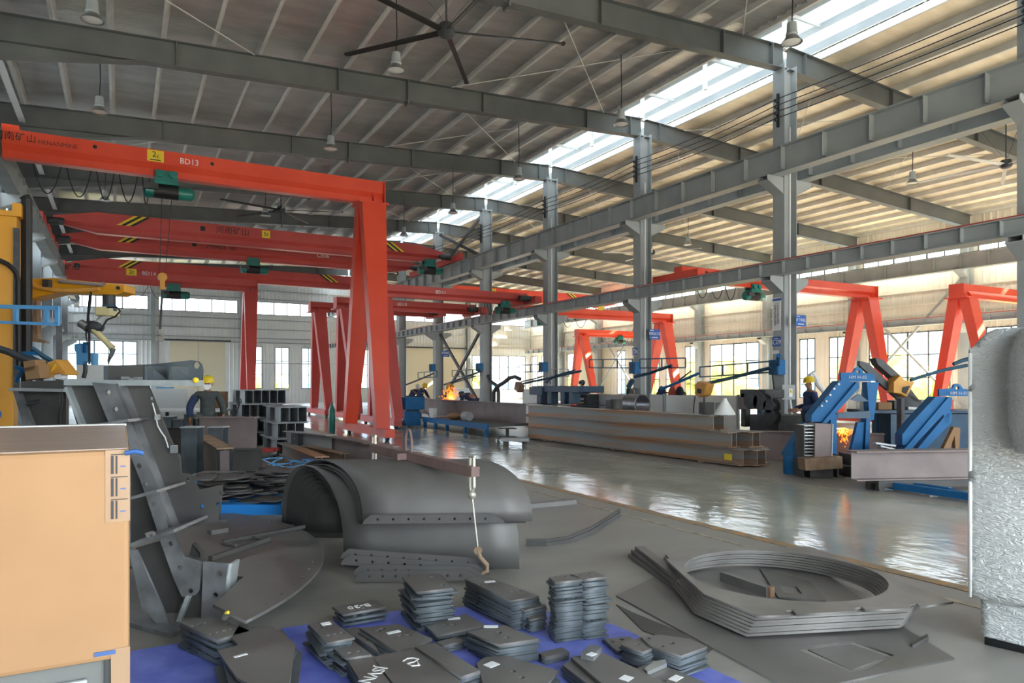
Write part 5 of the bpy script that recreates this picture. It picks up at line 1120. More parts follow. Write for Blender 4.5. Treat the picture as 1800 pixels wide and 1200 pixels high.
# right bay: two from the middle girder, two from the right wall girder
r1 = gantry(30.2, 26.3, XR+.56, 5.47, .50, 'bright red A-legged semi gantry between the C08 and C09 columns', 1.45, hx=18.6, fx=[19.6,20.4,21.2], sw=(.62,.36), group='semi gantries of the right bay')
sg = part('capacity_sign', MB().box(fb2(1056,541,30.2), (.30,.012,.24)), 'yellow_sign', r1); letter(r1, 'BD02', .2, fb2(1068,542,30.2), (1,0,0), UP, 'white')
r2 = gantry(18.1, 26.3, XR+.56, 5.55, .50, 'bright red A-legged semi gantry right of the C09 column, behind the blue frames', 1.15, hx=19.9, fx=[17.2,17.9,18.6,19.2], sw=(.62,.36), group='semi gantries of the right bay')
r3 = gantry(15.4, 28.2, X2-1.1, 5.42, .50, 'red A-legged semi gantry beside the wrapped cabinet at the right edge', 1.1, sw=(.62,.36), group='semi gantries of the right bay')
r4 = gantry(41.0, 28.2, X2-1.1, 5.40, .48, 'small far red semi gantry seen left of the C08 column', 1.45, hx=31.5, fx=[32.2,32.8,33.4], sw=(.62,.36), group='semi gantries of the right bay')
letter(r4, 'BD01', .2, fb2(1104,597,41.), (1,0,0), UP, 'white')
# bridge cranes on the upper girders
def bridge(Y, x0, x1, label, m='red_far', name=True, code=None, sign=None, hx=None, group='bridge cranes of the left bay'):
    t = thing('bridge_crane', label, 'bridge crane', ((x0+x1)/2, Y, 7.91), group)
    zt_, h, w = 8.78, .86, .26
    pr = [(-w,0),(w,0),(w,-.55*h),(.45*w,-.72*h),(.45*w,-.96*h),(.75*w,-h),(-.75*w,-h),(-.45*w,-.96*h),(-.45*w,-.72*h),(-w,-.55*h)]
    def ring(x, k): return [(x, Y+a, zt_+(b if k == 1 else max(min(b,-.30),-.62*h))) for a, b in pr]
    n = len(pr); rs = ring(x0+.35,0)+ring(x0+1.9,1)+ring(x1-1.9,1)+ring(x1-.35,0); mb = MB(); 
    mb.add(rs, [list(range(n))[::-1], list(range(3*n,4*n))]+[(i*n+k,i*n+(k+1)%n,(i+1)*n+(k+1)%n,(i+1)*n+k) for i in range(3) for k in range(n)])
    part('girder', mb, m, t)
    for x, s in ((x0,1),(x1,-1)):
        part('end_carriage', MB().bx(x-.17,x+.17,Y-1.35,Y+1.35,7.93,8.24), m, t)
        part('buffer', MB().bx(x-.1,x+.1,Y-1.5,Y-1.35,8.0,8.35), m, t)
        part('drive_motor', MB().lathe([(.1,-.35),(.15,-.2),(.15,.25),(.1,.3)],(x+s*.45,Y-.55,8.2),14,(1,0,0)), 'dark', t)
    yy = Y-w-.004
    for x, s in ((x0+2.9,1),(x1-2.9,-1)):
        for k, c in ((0,'yellow_sign'),(1,'ink'),(2,'yellow_sign'),(3,'ink')):
            a = x+k*s*.16; zb0, zt0 = zt_-.53*h, zt_-.01
            part('hazard_stripe', MB().poly([(a-s*.3,yy,zb0),(a+s*.16-s*.3,yy,zb0),(a+s*.16+s*.35,yy,zt0),(a+s*.35,yy,zt0)],(0,-.004,0)), c, t)
    if name: letter(t, '河南矿山', .36, (x0+7.2, yy, zt_-.26), (1,0,0), UP, 'ink'); part('round_mark', MB().lathe([(.14,0),(.14,.01)],(x0+5.95,yy,zt_-.26),4,(0,-1,0)), 'ink', t)
    if code: letter(t, code, .30, (x0+12.3, yy, zt_-.28), (1,0,0), UP, 'white')
    if sign is not None:
        sg = part('capacity_sign', MB().box((sign,yy,zt_-.24),(.36,.012,.34)), 'yellow_sign', t); letter(sg, '5t', .26, (sign,yy-.01,zt_-.24), (1,0,0), UP)
    if hx is not None: hoist(t, hx, Y, zt_-h, 1.1)
    return t
bridge(34.5, XL+.95, GX, 'hazy red striped bridge crane, nearest of those spanning the left bay', hx=14.1, sign=5.9)
bridge(38.6, XL+.95, GX, 'hazy red bridge crane marked CB06, second of those spanning the left bay', code='CB06', hx=6.0)
bridge(47.0, XL+.95, GX, 'hazy red bridge crane, furthest of those spanning the left bay', name=False)
bridge(47.4, XR+.54, X2-1.15, 'red bridge crane high in the far right bay behind the upper girder', 'red', name=False, sign=24.5, group=None)
# ================================================================ people
def skin(name, nodes, edges, m, parent=None, root=0, sub=2):
    """nodes: {key:(pos, radius or (rx,ry))}; one continuous skinned surface"""
    keys = list(nodes); ix = {k:i for i,k in enumerate(keys)}
    off = wloc(parent) if parent else Vector((0,0,0))
    me = bpy.data.meshes.new(name); me.from_pydata([Vector(nodes[k][0])-off for k in keys], [(ix[a],ix[b]) for a,b in edges], []); me.update()
    o = bpy.data.objects.new(name, me); COL.objects.link(o)
    if parent: o.parent = parent
    md = o.modifiers.new('skin', 'SKIN'); md.use_smooth_shade = True; md.branch_smoothing = .5
    if not me.skin_vertices: 
        bpy.context.view_layer.objects.active = o
    lay = me.skin_vertices[0].data if me.skin_vertices else None
    if lay:
        for i, k in enumerate(keys):
            r = nodes[k][1]; lay[i].radius = (r, r) if not isinstance(r, tuple) else r; lay[i].use_root = (i == root)
    s = o.modifiers.new('smooth', 'SUBSURF'); s.levels = sub; s.render_levels = sub
    # bake the surface so that the figure is one plain mesh
    dg = bpy.context.evaluated_depsgraph_get(); ev = o.evaluated_get(dg); nm = bpy.data.meshes.new_from_object(ev)
    o.modifiers.clear(); o.data = nm; nm.materials.clear(); nm.materials.append(M[m])
    for p in nm.polygons: p.use_smooth = True
    return o
def skin_layer(me):
    pass
def person(label, base, yaw, pose, cols, group=None, helmet='helmet', mask=False, scale=1.0):
    """base: ground point; yaw: facing direction (0 = +Y); pose: dict of joints in body axes (x right, y forward, z up)"""
    c, s_ = math.cos(yaw), math.sin(yaw); base = Vector(base)
    def T(p): p = Vector(p)*scale; return base+Vector((p.x*c-p.y*s_, p.x*s_+p.y*c, p.z))
    J = dict(pelvis=(0,0,.96), waist=(0,.01,1.10), chest=(0,.02,1.32), neck=(0,.02,1.50), head=(0,.03,1.62), crown=(0,.02,1.71),
             shl=(-.19,0,1.43), shr=(.19,0,1.43), ell=(-.25,-.03,1.15), elr=(.25,-.03,1.15), wrl=(-.24,.08,.90), wrr=(.24,.08,.90),
             hil=(-.10,0,.92), hir=(.10,0,.92), knl=(-.11,.03,.50), knr=(.11,.03,.50), anl=(-.11,-.02,.09), anr=(.11,-.02,.09), tol=(-.12,.15,.04), tor=(.12,.15,.04))
    J.update(pose); J = {k: Vector(v) for k, v in J.items()}
    J['yoke'] = J['chest']*.38+J['neck']*.62; J['collar'] = J['yoke']*.35+J['neck']*.65
    N = {}; E = []
    def nd(k, p, r): N[k] = (T(p), r*scale if not isinstance(r, tuple) else (r[0]*scale, r[1]*scale))
    for k, r in (('pelvis',.14),('waist',.13),('chest',.15),('yoke',.118),('collar',.078),('neck',.052),('head',.088),('crown',.072),('shl',.062),('shr',.062),('ell',.042),('elr',.042),('wrl',.03),('wrr',.03),('hil',.085),('hir',.085),('knl',.057),('knr',.057),('anl',.04),('anr',.04),('tol',.035),('tor',.035)): nd(k, J[k], r)
    hd = (J['head']-J['neck']).normalized(); fw = Vector(pose.get('look', (0,1,0))).normalized()
    nd('nose', J['head']+fw*.105-hd*.005, .014); nd('chin', J['head']+fw*.055-hd*.085, .04)
    sd = fw.cross(Vector((0,0,1))).normalized()
    E += [('pelvis','waist'),('waist','chest'),('chest','yoke'),('yoke','collar'),('collar','neck'),('neck','head'),('head','crown'),('yoke','shl'),('yoke','shr'),('shl','ell'),('shr','elr'),('ell','wrl'),('elr','wrr'),('pelvis','hil'),('pelvis','hir'),('hil','knl'),('hir','knr'),('knl','anl'),('knr','anr'),('anl','tol'),('anr','tor'),('head','nose'),('head','chin')]
    for sfx, sg in (('l',-1),('r',1)):
        w_ = J['wr'+sfx]; d = (w_-J['el'+sfx]).normalized(); side = Vector((sg,0,0)); side = (side-d*side.dot(d)).normalized(); pn = d.cross(side)
        nd('pa'+sfx, w_+d*.075, .034); E.append(('wr'+sfx,'pa'+sfx))
        for k, (o, ln) in enumerate(((-.033,.075),(-.011,.09),(.011,.085),(.033,.065))):
            a = w_+d*.105+pn*o; nd('f%s%d'%(sfx,k), a, .0095); nd('g%s%d'%(sfx,k), a+d*ln*.55-side*.015, .009); nd('h%s%d'%(sfx,k), a+d*ln*.9-side*.045, .008)
            E += [('pa'+sfx,'f%s%d'%(sfx,k)),('f%s%d'%(sfx,k),'g%s%d'%(sfx,k)),('g%s%d'%(sfx,k),'h%s%d'%(sfx,k))]
        t0 = w_+d*.05+pn*.045-side*.01; nd('t'+sfx, t0, .012); nd('u'+sfx, t0+d*.045+pn*.012-side*.02, .0095); E += [('pa'+sfx,'t'+sfx),('t'+sfx,'u'+sfx)]
    body = skin('person', N, E, 'skin')
    body.data.transform(Matrix.Translation(-base)); body.location = base
    tagit(body, label, 'person', group)
    up, lo = cols
    def grow(keys, ed, add, m, nm):
        nn = {k: (N[k][0], (N[k][1]+add*scale)) for k in keys}; return skin(nm, nn, ed, m, body, 0)
    N['nk2'] = (N['neck'][0], .05*scale)
    grow(['waist','chest','yoke','collar','nk2','shl','shr','ell','elr','wrl','wrr','pelvis'], [('pelvis','waist'),('waist','chest'),('chest','yoke'),('yoke','collar'),('collar','nk2'),('yoke','shl'),('yoke','shr'),('shl','ell'),('shr','elr'),('ell','wrl'),('elr','wrr')], .026, up, 'jacket')
    N['pel2'] = (N['pelvis'][0], N['pelvis'][1])
    grow(['pelvis','hil','hir','knl','knr','anl','anr'], [('pelvis','hil'),('pelvis','hir'),('hil','knl'),('hir','knr'),('knl','anl'),('knr','anr')], .02, lo, 'trousers')
    for q in 'lr': grow(['an'+q,'to'+q], [('an'+q,'to'+q)], .014, 'dark', 'shoe')
    hc = T(J['head']+hd*.045); up_ = (T(J['head']+hd)-T(J['head'])).normalized(); f_ = (T(J['head']+fw)-T(J['head'])).normalized()
    if helmet:
        mb = MB().lathe([(.125,0),(.128,.03),(.118,.085),(.085,.125),(.03,.142)], hc, 18, up_); mb.lathe([(.135,-.004),(.14,.004),(.125,.008)], hc, 18, up_)
        h = part('helmet', mb, helmet, body, True); part('visor', MB().poly([hc+f_*.10+up_.cross(f_)*.09, hc+f_*.175+up_.cross(f_)*.045, hc+f_*.175-up_.cross(f_)*.045, hc+f_*.10-up_.cross(f_)*.09], -up_*.012), helmet, h)
        part('ridge', MB().bar(hc+up_*.10-f_*.09, hc+up_*.14, .03, .02, up_).bar(hc+up_*.14, hc+up_*.10+f_*.09, .03, .02, up_), helmet, h)
    else: part('hair', MB().ball(hc+up_*.0-f_*.01, .112, 14), 'ink', body, True)
    fc = T(J['head']); sdw = up_.cross(f_)
    for q in (-1,1):
        part('eye', MB().ball(fc+f_*.088+sdw*.032*q+up_*.018, .011, 8), 'ink', body, True); part('ear', MB().ball(fc+sdw*.092*q, .03, 8, (.5,.9,1)), 'skin', body, True)
    part('mouth', MB().box(fc+f_*.094-up_*.055, (.045,.01,.008), sdw, f_), 'rust', body)
    if mask:
        part('face_mask', MB().poly([fc+f_*.075+sdw*.075+up_*.0, fc+f_*.075+sdw*.07-up_*.07, fc+f_*.09+sdw*.02-up_*.11, fc+f_*.09-sdw*.02-up_*.11, fc+f_*.075-sdw*.07-up_*.07, fc+f_*.075-sdw*.075+up_*.0], f_*.045), 'white', body, True)
    return body, T, J
yaw0 = math.atan2(.10, -1)                                          # turned towards the camera
pw = fl_(at(365,700,14.6))
yw = math.atan2(-(-pw.x), (-pw.y))                                   # +Y axis of the body towards the camera
yw = math.atan2(pw.x, -pw.y)
b_, T_, J_ = person('worker in yellow helmet and white face mask standing among the beams, looking at the camera', pw, yw, dict(wrl=(-.30,.14,.98), wrr=(.33,.02,.93), ell=(-.30,-.05,1.16), elr=(.34,-.06,1.17), look=(.1,1,0)), ('cloth_grey','cloth_grey'), mask=True)
# navy sleeves and leather gloves of the masked worker
def limb(nm, ks, rs, m):
    nn = {k: (T_(J_[k]), r) for k, r in zip(ks, rs)}; return skin(nm, nn, list(zip(ks[:-1], ks[1:])), m, b_)
limb('sleeve', ['shr','elr','wrr'], [.095,.08,.062], 'cloth_navy'); limb('sleeve', ['shl','ell','wrl'], [.09,.076,.058], 'cloth_grey')
for q in 'lr':
    d_ = (J_['wr'+q]-J_['el'+q]).normalized(); p0_ = T_(J_['wr'+q]); p1_ = T_(J_['wr'+q]+d_*.10); side_ = Vector((1,0,0)); side_ = (side_-d_*side_.dot(d_)).normalized(); pn_ = d_.cross(side_)
    nn = {'w':(p0_,.05),'p':(p1_,.048)}; ee = [('w','p')]
    for k, (o_, ln) in enumerate(((-.036,.07),(-.012,.085),(.012,.08),(.036,.06))):
        nn['a%d'%k] = (T_(J_['wr'+q]+d_*.13+pn_*o_), .016); nn['b%d'%k] = (T_(J_['wr'+q]+d_*(.13+ln)+pn_*o_), .013); ee += [('p','a%d'%k),('a%d'%k,'b%d'%k)]
    nn['t'] = (T_(J_['wr'+q]+d_*.07+pn_*.06), .017); nn['u'] = (T_(J_['wr'+q]+d_*.12+pn_*.085), .014); ee += [('w','t'),('t','u')]
    skin('glove', nn, ee, 'glove', b_)
pm_ = fl_(at(1425,700,16.2)); person('worker in yellow helmet and grey overalls seen side on, beside the blue frame', pm_, math.radians(60), dict(wrl=(-.2,.30,1.05), wrr=(.2,.30,1.05), look=(0,1,-.25)), ('cloth_navy','cloth_grey'))
pz = fl_(at(1024,700,26.5)); person('dark-clad bareheaded person behind the red-lit machine', pz, math.radians(120), dict(), ('cloth_navy','cloth_navy'), helmet=None)
pz = fl_(at(722,690,33.6)); person('welder in white helmet bent over the beam left of the sparks', pz, math.radians(200), dict(chest=(0,.25,1.22),neck=(0,.38,1.34),head=(0,.46,1.42),crown=(0,.50,1.50),shl=(-.19,.26,1.28),shr=(.19,.26,1.28),ell=(-.25,.40,1.05),elr=(.25,.40,1.05),wrl=(-.15,.6,.95),wrr=(.15,.6,.95),look=(0,.8,-.5)), ('cloth_navy','cloth_navy'), helmet='white_paint')
pz = fl_(at(736,690,32.6)); person('welder in yellow helmet crouching over the beam left of the sparks', pz, math.radians(200), dict(chest=(0,.2,1.25),neck=(0,.30,1.39),head=(0,.38,1.48),crown=(0,.42,1.56),shl=(-.19,.2,1.33),shr=(.19,.2,1.33),ell=(-.25,.32,1.08),elr=(.25,.32,1.08),wrl=(-.15,.55,.98),wrr=(.15,.55,.98),look=(0,.8,-.5)), ('cloth_navy','cloth_navy'))
pz = fl_(at(832,700,28.3)); person('person in dark navy bending over the beam right of the sparks', pz, math.radians(20), dict(chest=(0,.32,1.12),neck=(0,.48,1.16),head=(0,.60,1.18),crown=(0,.69,1.20),shl=(-.19,.36,1.15),shr=(.19,.36,1.15),ell=(-.25,.45,.90),elr=(.25,.45,.90),wrl=(-.15,.62,.78),wrr=(.15,.62,.78),look=(0,.6,-.8)), ('cloth_navy','cloth_navy'), helmet='blue_dark')
# ================================================================ blue frames, beams at the right
F0 = 12.9
def frame(lab, px, d, m, dep, extra, gr=None):
    return None
bf = thing('lifting_rig', 'blue slanted lifting frame with welding sparks behind it, right of the C09 column', 'lifting frame', fl_(at(1465,760,12.9)))
U = lambda x, y, dd=0.: at(x, y, 12.9+dd)
def ext(nm, px, dd, dep, m, par, holes=()):
    if holes:
        ring = [((x-900)/FPX*(12.9+dd), EYE-(y-HZ)/FPX*(12.9+dd)) for x, y in px]; hs = [circ((x-900)/FPX*(12.9+dd), EYE-(y-HZ)/FPX*(12.9+dd), r, 12) for x, y, r in holes]
        me = holed(nm, ring, hs, dep); me.transform(frame_mx(FV*(12.9+dd+dep)-wloc(par), RV, UP, RV.cross(UP))); return part(nm, me, m, par)
    return part(nm, MB().poly([U(x,y,dd) for x,y in px], FV*dep), m, par)
ext('head_plate', [(1478,655),(1500,654),(1504,647),(1509,645),(1514,647),(1518,655),(1537,657),(1540,670),(1478,670)], .1, .05, 'blue', bf, [(1508.5,653,.035)])
ext('slant_beam', [(1475,669),(1506,671),(1447,741),(1426,741),(1427,729)], .0, .28, 'blue', bf)
ext('slant_flange', [(1506,671),(1510,672),(1510,682),(1451,746),(1443,746)], -.06, .34, 'blue', bf)
ext('post', [(1460,728),(1471,728),(1471,801),(1461,801)], .05, .2, 'blue', bf); ext('post', [(1524,671),(1545,671),(1536,738),(1529,738)], .3, .2, 'blue', bf); ext('post', [(1523,735),(1530,735),(1528,800),(1520,800)], .3, .2, 'blue', bf)
ext('inner_post', [(1521,672),(1531,672),(1520,800),(1508,800)], .5, .12, 'beam_grey', bf)
ext('cross_bar', [(1472,726),(1530,722),(1530,735),(1472,735)], .15, .15, 'blue_dark', bf)
ext('lower_leg', [(1415,742),(1420,748),(1414,778),(1405,805),(1382,801),(1384,795)], .0, .25, 'blue', bf)
ext('brace', [(1495,795),(1508,742),(1520,742),(1516,800)], .35, .1, 'blue', bf)
ext('hanger', [(1495,702),(1510,692),(1527,705),(1510,706)], .2, .04, 'blue_dark', bf)
for x,y in ((1474,675),(1466,683),(1459,694),(1452,705),(1444,713)): part('bolt', MB().lathe([(.02,0),(.02,.02)], U(x,y,-.02), 8, -FV), 'white_paint', bf)
for x, y in ((1409,760),(1403,782)): part('bolt', MB().lathe([(.02,0),(.02,.02)], U(x,y,-.02), 8, -FV), 'white_paint', bf)
for k, hgt in enumerate((0,)): letter(bf, 'HM H-02', .085, U(1508,663,.03), RV, UP, 'beam_grey')
sparks(tuple(U(1482,752,1.5)), 130, .14, (0,0,-.12), 'welding sparks falling behind the blue slanted frame', 4, .8)
dr = thing('blue_drum', 'blue drum standing at the left end of the cut H beams', 'drum', gp(1391,832)); part('shell', MB().lathe([(.13,0),(.14,.02),(.14,.33),(.13,.36),(.12,.36)], gp(1391,832), 20), 'blue', dr, True); part('lid', MB().lathe([(.125,.34),(.125,.37)], gp(1391,832), 20), 'blue_dark', dr, True)
bf2 = thing('lifting_rig', 'second blue slanted lifting frame, close to the wrapped cabinet', 'lifting frame', fl_(at(1640,780,12.6)))
ext('head_plate', [(1651,684),(1674,682),(1678,675),(1683,674),(1688,676),(1693,683),(1715,684),(1715,696),(1651,696)], .1, .05, 'blue', bf2, [(1683,682,.035)])
ext('slant_beam', [(1645,697),(1668,697),(1668,706),(1604,782),(1586,782),(1586,764),(1603,742)], .0, .25, 'blue', bf2)
ext('slant_flange', [(1668,697),(1673,699),(1673,712),(1596,795),(1589,790)], -.05, .3, 'blue', bf2)
ext('lower_beam', [(1662,730),(1673,722),(1673,742),(1620,796),(1606,796)], .3, .15, 'blue', bf2); ext('post', [(1655,698),(1674,698),(1668,742),(1660,742)], .3, .2, 'blue', bf2)
ext('foot', [(1588,784),(1620,790),(1618,840),(1596,840)], .2, .4, 'web', bf2)
letter(bf2, 'HM H-01', .085, U(1686,691,.03), RV, UP, 'beam_grey')
# wire feeder boom between them
wf2 = thing('wire_feeder', 'orange wire feeder on crossed dark booms between the two blue frames', 'wire feeder', U(1585,690,1.2))
V_ = lambda x, y, dd=1.2: U(x, y, dd)
part('boom', MB().poly([V_(1511,634), V_(1527,638), V_(1570,680), V_(1612,700), V_(1634,712), V_(1616,716), V_(1592,714), V_(1560,685), V_(1520,650), V_(1511,642)], FV*.1), 'dark', wf2); part('boom', MB().poly([V_(1539,629), V_(1552,632), V_(1585,662), V_(1618,706), V_(1605,704), V_(1575,668), V_(1543,640)], FV*.1+FV*.15), 'dark', wf2)
part('case', MB().poly([V_(1583,659,1.0), V_(1590,668,1.0), V_(1608,671,1.0), V_(1594,698,1.0), V_(1584,692,1.0), V_(1571,690,1.0), V_(1571,671,1.0)], FV*.3), 'orange', wf2, bevel=.01); part('window', MB().poly([V_(1588,680,.98), V_(1600,678,.98), V_(1593,692,.98), V_(1586,688,.98)], FV*.02), 'ink', wf2)
part('cable_arm', MB().tube([V_(1600,668), V_(1625,660), V_(1660,650), V_(1700,642)], .035, 8), 'blue_dark', wf2, True); part('cable_arm', MB().tube([V_(1676,640), V_(1690,634), V_(1705,630)], .04, 8), 'blue_dark', wf2, True)
part('mast', MB().bar(V_(1583,700), fl_(V_(1583,700)), .1, .1), 'dark', wf2)
def hend(x0, x1, y0, y1, d, dirv, L, m, lab, z=None, w_=None, grp=None):
    """H beam whose near end face sits at pixels x0..x1, y0..y1"""
    a = at((x0+x1)/2, y1, d); h_ = (y1-y0)/FPX*d; ww = w_ or (x1-x0)/FPX*d; dv = Vector(dirv).normalized()
    return solo('steel_beam', MB().ibeam(a, a+dv*L, h_, ww, .02, .014), m, lab, 'steel beam', grp)
rail_ = (RV*1.0-FV*.12).normalized()
a = gp(1496,842,.17); a2 = a+(RV*.97+FV*.12)*3.4
solo('steel_beam', MB().ibeam(fl_(a,.16), fl_(a2,.16), .45, .30, .02, .014, up=UP), 'beam_brown', 'long grey-brown H beam with a cut end, lying below the two blue frames', 'steel beam')
ct = thing('beam_trestle', 'low dark trestle carrying the long grey-brown beam at the right', 'trestle', fl_(a+(a2-a)*.6)); nn_ = (a2-a).normalized()
q0, q1 = a+nn_*.35-nn_.cross(UP)*-.35, a2-nn_.cross(UP)*-.35
part('rail', MB().bar(fl_(a+nn_*.35,.105)+nn_.cross(UP)*.12, fl_(a2,.105)+nn_.cross(UP)*.12, .08, .10), 'web', ct); part('rail', MB().bar(fl_(a+nn_*.35,.105)-nn_.cross(UP)*.12, fl_(a2,.105)-nn_.cross(UP)*.12, .08, .10), 'web', ct)
for s in (.4,3.2):
    part('leg', MB().box(fl_(a+nn_*s,.03)+nn_.cross(UP)*.12, (.1,.1,.056), nn_, nn_.cross(UP)), 'web', ct); part('leg', MB().box(fl_(a+nn_*s,.03)-nn_.cross(UP)*.12, (.1,.1,.056), nn_, nn_.cross(UP)), 'web', ct)
    part('cross_bar', MB().bar(fl_(a+nn_*s,.12)+nn_.cross(UP)*.12, fl_(a+nn_*s,.12)-nn_.cross(UP)*.12, .08, .06), 'web', ct)
lr = thing('blue_rail', 'low pale blue rail frame on the floor in front of the long grey-brown beam', 'rail', gp(1630,868))
r0_, r1_ = gp(1556,851,.08), gp(1730,876,.08); part('rail', MB().bar(r0_, r1_, .09, .10), 'blue', lr)
for f_ in (.02,.5,.98): part('foot', MB().box(fl_(r0_+(r1_-r0_)*f_,.015), (.12,.12,.03), RV, FV), 'beam_grey', lr)
part('back_rail', MB().bar(r0_+FV*.75, r1_+FV*.75, .07, .08), 'blue', lr)
for f_ in (.02,.98): part('cross_bar', MB().bar(r0_+(r1_-r0_)*f_, r0_+(r1_-r0_)*f_+FV*.75, .06, .06), 'blue', lr)
def cell(x0, x1, y0, y1, d, lab, m='plate', L=.5, rows=1, grp='cut beam ends at the right'):
    pc = at((x0+x1)/2, y1, d); h_ = (y1-y0)/FPX*d; ww = (x1-x0)/FPX*d
    mb = MB(); u = RV; c0_ = at(x0, y1, d)
    mb.box(c0_+UP*h_/2+FV*L/2+u*.008, (.016,L,h_), u, FV); mb.box(c0_+UP*h_/2+FV*L/2+u*(ww-.008), (.016,L,h_), u, FV); mb.box(c0_+u*ww/2+UP*h_*.5+FV*L/2, (ww,L,.014), u, FV)
    return solo('steel_beam', mb, m, lab, 'steel beam', grp)
D3 = 12.35
zb_ = EYE-(845-HZ)/FPX*D3
for k, (x0, x1, y0, y1, lab) in enumerate(((1412,1430,812,844,'leftmost'),(1432,1456,816,844,'second'),(1456,1473,806,843,'third, under the brown beam'),(1473,1499,803,843,'rightmost, against the long grey-brown beam'))):
    o = cell(x0, x1, y0, y1, D3, 'cut H beam end on its side in the low row before the blue drum, '+lab, 'web', grp='cut beam ends in the low row'); o.location.z = 0.0
a = at(1409,822,12.2); solo('steel_beam', MB().bar(at(1409,815,12.2), at(1474,811,12.2), .3, .20), 'rust', 'rusty brown beam lying across the cut beam ends', 'steel beam')
hb = thing('beam_bundle', 'tall section of packed beam ends with bright edges, standing before the blue frame', 'steel section', at(1440,803,12.3))
for k in range(10):
    y = 748+k*5.8; part('fin', MB().box(at(1422.5,y,12.3)+FV*.2, (.16,.4,.012), RV, FV, UP), 'steel_light', hb)
part('end_plate', MB().box(at(1432,775,12.3)+FV*.2, (.025,.42,.58), RV, FV, UP), 'steel_light', hb); part('back_plate', MB().box(at(1414,776,12.3)+FV*.2, (.02,.4,.56), RV, FV, UP), 'web', hb)
part('face_plate', MB().poly([at(1433,744,12.25), at(1464,745,12.25), at(1462,802,12.25), at(1432,803,12.25)], FV*.3), 'beam_brown', hb); part('bright_edge', MB().bar(at(1464,745,12.24), at(1462,802,12.24), .012, .012), 'steel_light', hb)
part('foot', MB().box(fl_(at(1440,803,12.4),.17)+FV*.1, (.4,.4,.33), RV, FV, UP), 'web', hb)
for k, (x0,y0,x1,y1,m) in enumerate(((1537,778,1572,783,'galv'),(1545,783,1570,789,'steel_light'),(1536,790,1586,796,'beam_grey'))):
    a_ = gp(x0, y0+30, .5 if k < 2 else .42); solo('flat_bar', MB().bar(at(x0,y0,12.9), at(x1,y1,12.9), .12, .03), m, 'bright offcut on the heap between the blue frames, %s' % ('topmost','middle','lowest')[k], 'flat bar', 'offcuts between the blue frames')
solo('offcut_box', MB().box(fl_(at(1562,800,12.95),.22), (.50,.28,.40), RV, FV, UP), 'plate2', 'dark scrap box under the bright offcuts between the blue frames', 'scrap box')
wt = thing('work_table', 'cluttered dark blue work table with papers behind the second blue frame', 'table', fl_(at(1600,720,15.5)))
part('top', MB().box(at(1612,722,15.5), (2.6,1.0,.06), RV, FV, UP), 'blue_dark', wt); part('cabinet', MB().box(fl_(at(1625,722,15.5),.50), (1.9,.8,.98), RV, FV, UP), 'blue_dark', wt)
for x in (1540,1685): part('leg', MB().bar(fl_(at(x,722,15.5),.0), at(x,724,15.5), .08, .08), 'blue_dark', wt)
for k, (x, w_, h_, m) in enumerate(((1550,.3,.16,'card'),(1575,.25,.2,'dark'),(1598,.2,.1,'panel_white'),(1655,.35,.22,'red_far'))):
    zt_ = at(x,722,15.5).z+.032; solo('parts_box', MB().box(fl_(at(x,722,15.5),zt_+h_/2), (w_,.3,h_), RV, FV, UP), m, ('brown','black','white','red')[k]+' box standing on the cluttered work table', 'box', bevel=.01)
solo('wood_bracket', MB().poly([at(1655,795,13.6), at(1677,750,13.6), at(1688,752,13.6), at(1686,795,13.6), at(1680,795,13.6), at(1678,765,13.6), at(1668,795,13.6)], FV*.1), 'card', 'pale brown A-shaped piece leaning before the work table', 'bracket')
# ================================================================ booms, signs and boxes on the columns
def boom(Yc, z, parts_, lab, grp, X=XR-.5):
    t = thing('welding_boom', lab, 'boom', (X, Yc, z-.2), grp)
    part('pivot_box', MB().bx(X-.02, X+.26, Yc-.22, Yc+.10, z-.28, z+.12), 'blue', t, bevel=.01)
    for k in range(5): part('fin', MB().bx(X-.035, X-.02, Yc-.2+.06*k, Yc-.18+.06*k, z-.24, z+.08), 'blue_dark', t)
    for nm, pts, r, m in parts_:
        if nm == 'lattice':
            (ya, za), (yb_, zb_), h_ = pts
            mb = MB().bar((X+.05,ya,za),(X+.05,yb_,zb_),.04,.04).bar((X+.05,ya,za-h_),(X+.05,yb_,zb_-h_),.04,.04); part('lattice_rail', mb, m, t)
            n = max(2, int(abs(yb_-ya)/.75))
            for k in range(n+1):
                f = k/n; y = ya+(yb_-ya)*f; zz_ = za+(zb_-za)*f; part('lattice_rung', MB().bar((X+.05,y,zz_),(X+.05,y,zz_-h_),.035,.035,(1,0,0)), m, t)
        else: part(nm, MB().tube([(X+.05+dx, y, zz_) for y, zz_, dx in pts], r, 8), m, t, True)
    return t
Y9, Y8, Y7, Y6, Y5 = Y0, Y0+BAY, Y0+2*BAY, Y0+3*BAY, Y0+4*BAY
def oy(x, y, X=XR-.45): p = onx(x, y, X); return p.y, p.z
B9 = boom(Y9, 2.15, [('lattice', (oy(1362,634), oy(1230,645), .30), 0, 'blue_dark'), ('lower_arm', [(*oy(1360,646),-.1), (*oy(1300,664),-.3), (*oy(1245,678),-.5)], .05, 'blue_dark'), ('drop_arm', [(*oy(1228,656),0), (*oy(1200,672),-.2), (*oy(1178,684),-.4)], .045, 'blue'), ('strut', [(*oy(1198,668),-.1), (*oy(1219,652),-.1)], .025, 'dark'), ('outer_rail', [(*oy(1372,640),-.1), (*oy(1392,625),-.5)], .06, 'blue'), ('cable', [(*oy(1362,655),-.1), (*oy(1368,690),-.15), (*oy(1376,720),-.1)], .02, 'black')], 'blue lattice welding boom swinging left from the C09 column', 'welding booms on the columns')
wf3 = thing('wire_feeder', 'orange wire feeder hanging from the boom above the white screens', 'wire feeder', onx(1233,685,14.0)); Q = lambda x, y, X=13.8: onx(x, y, X)
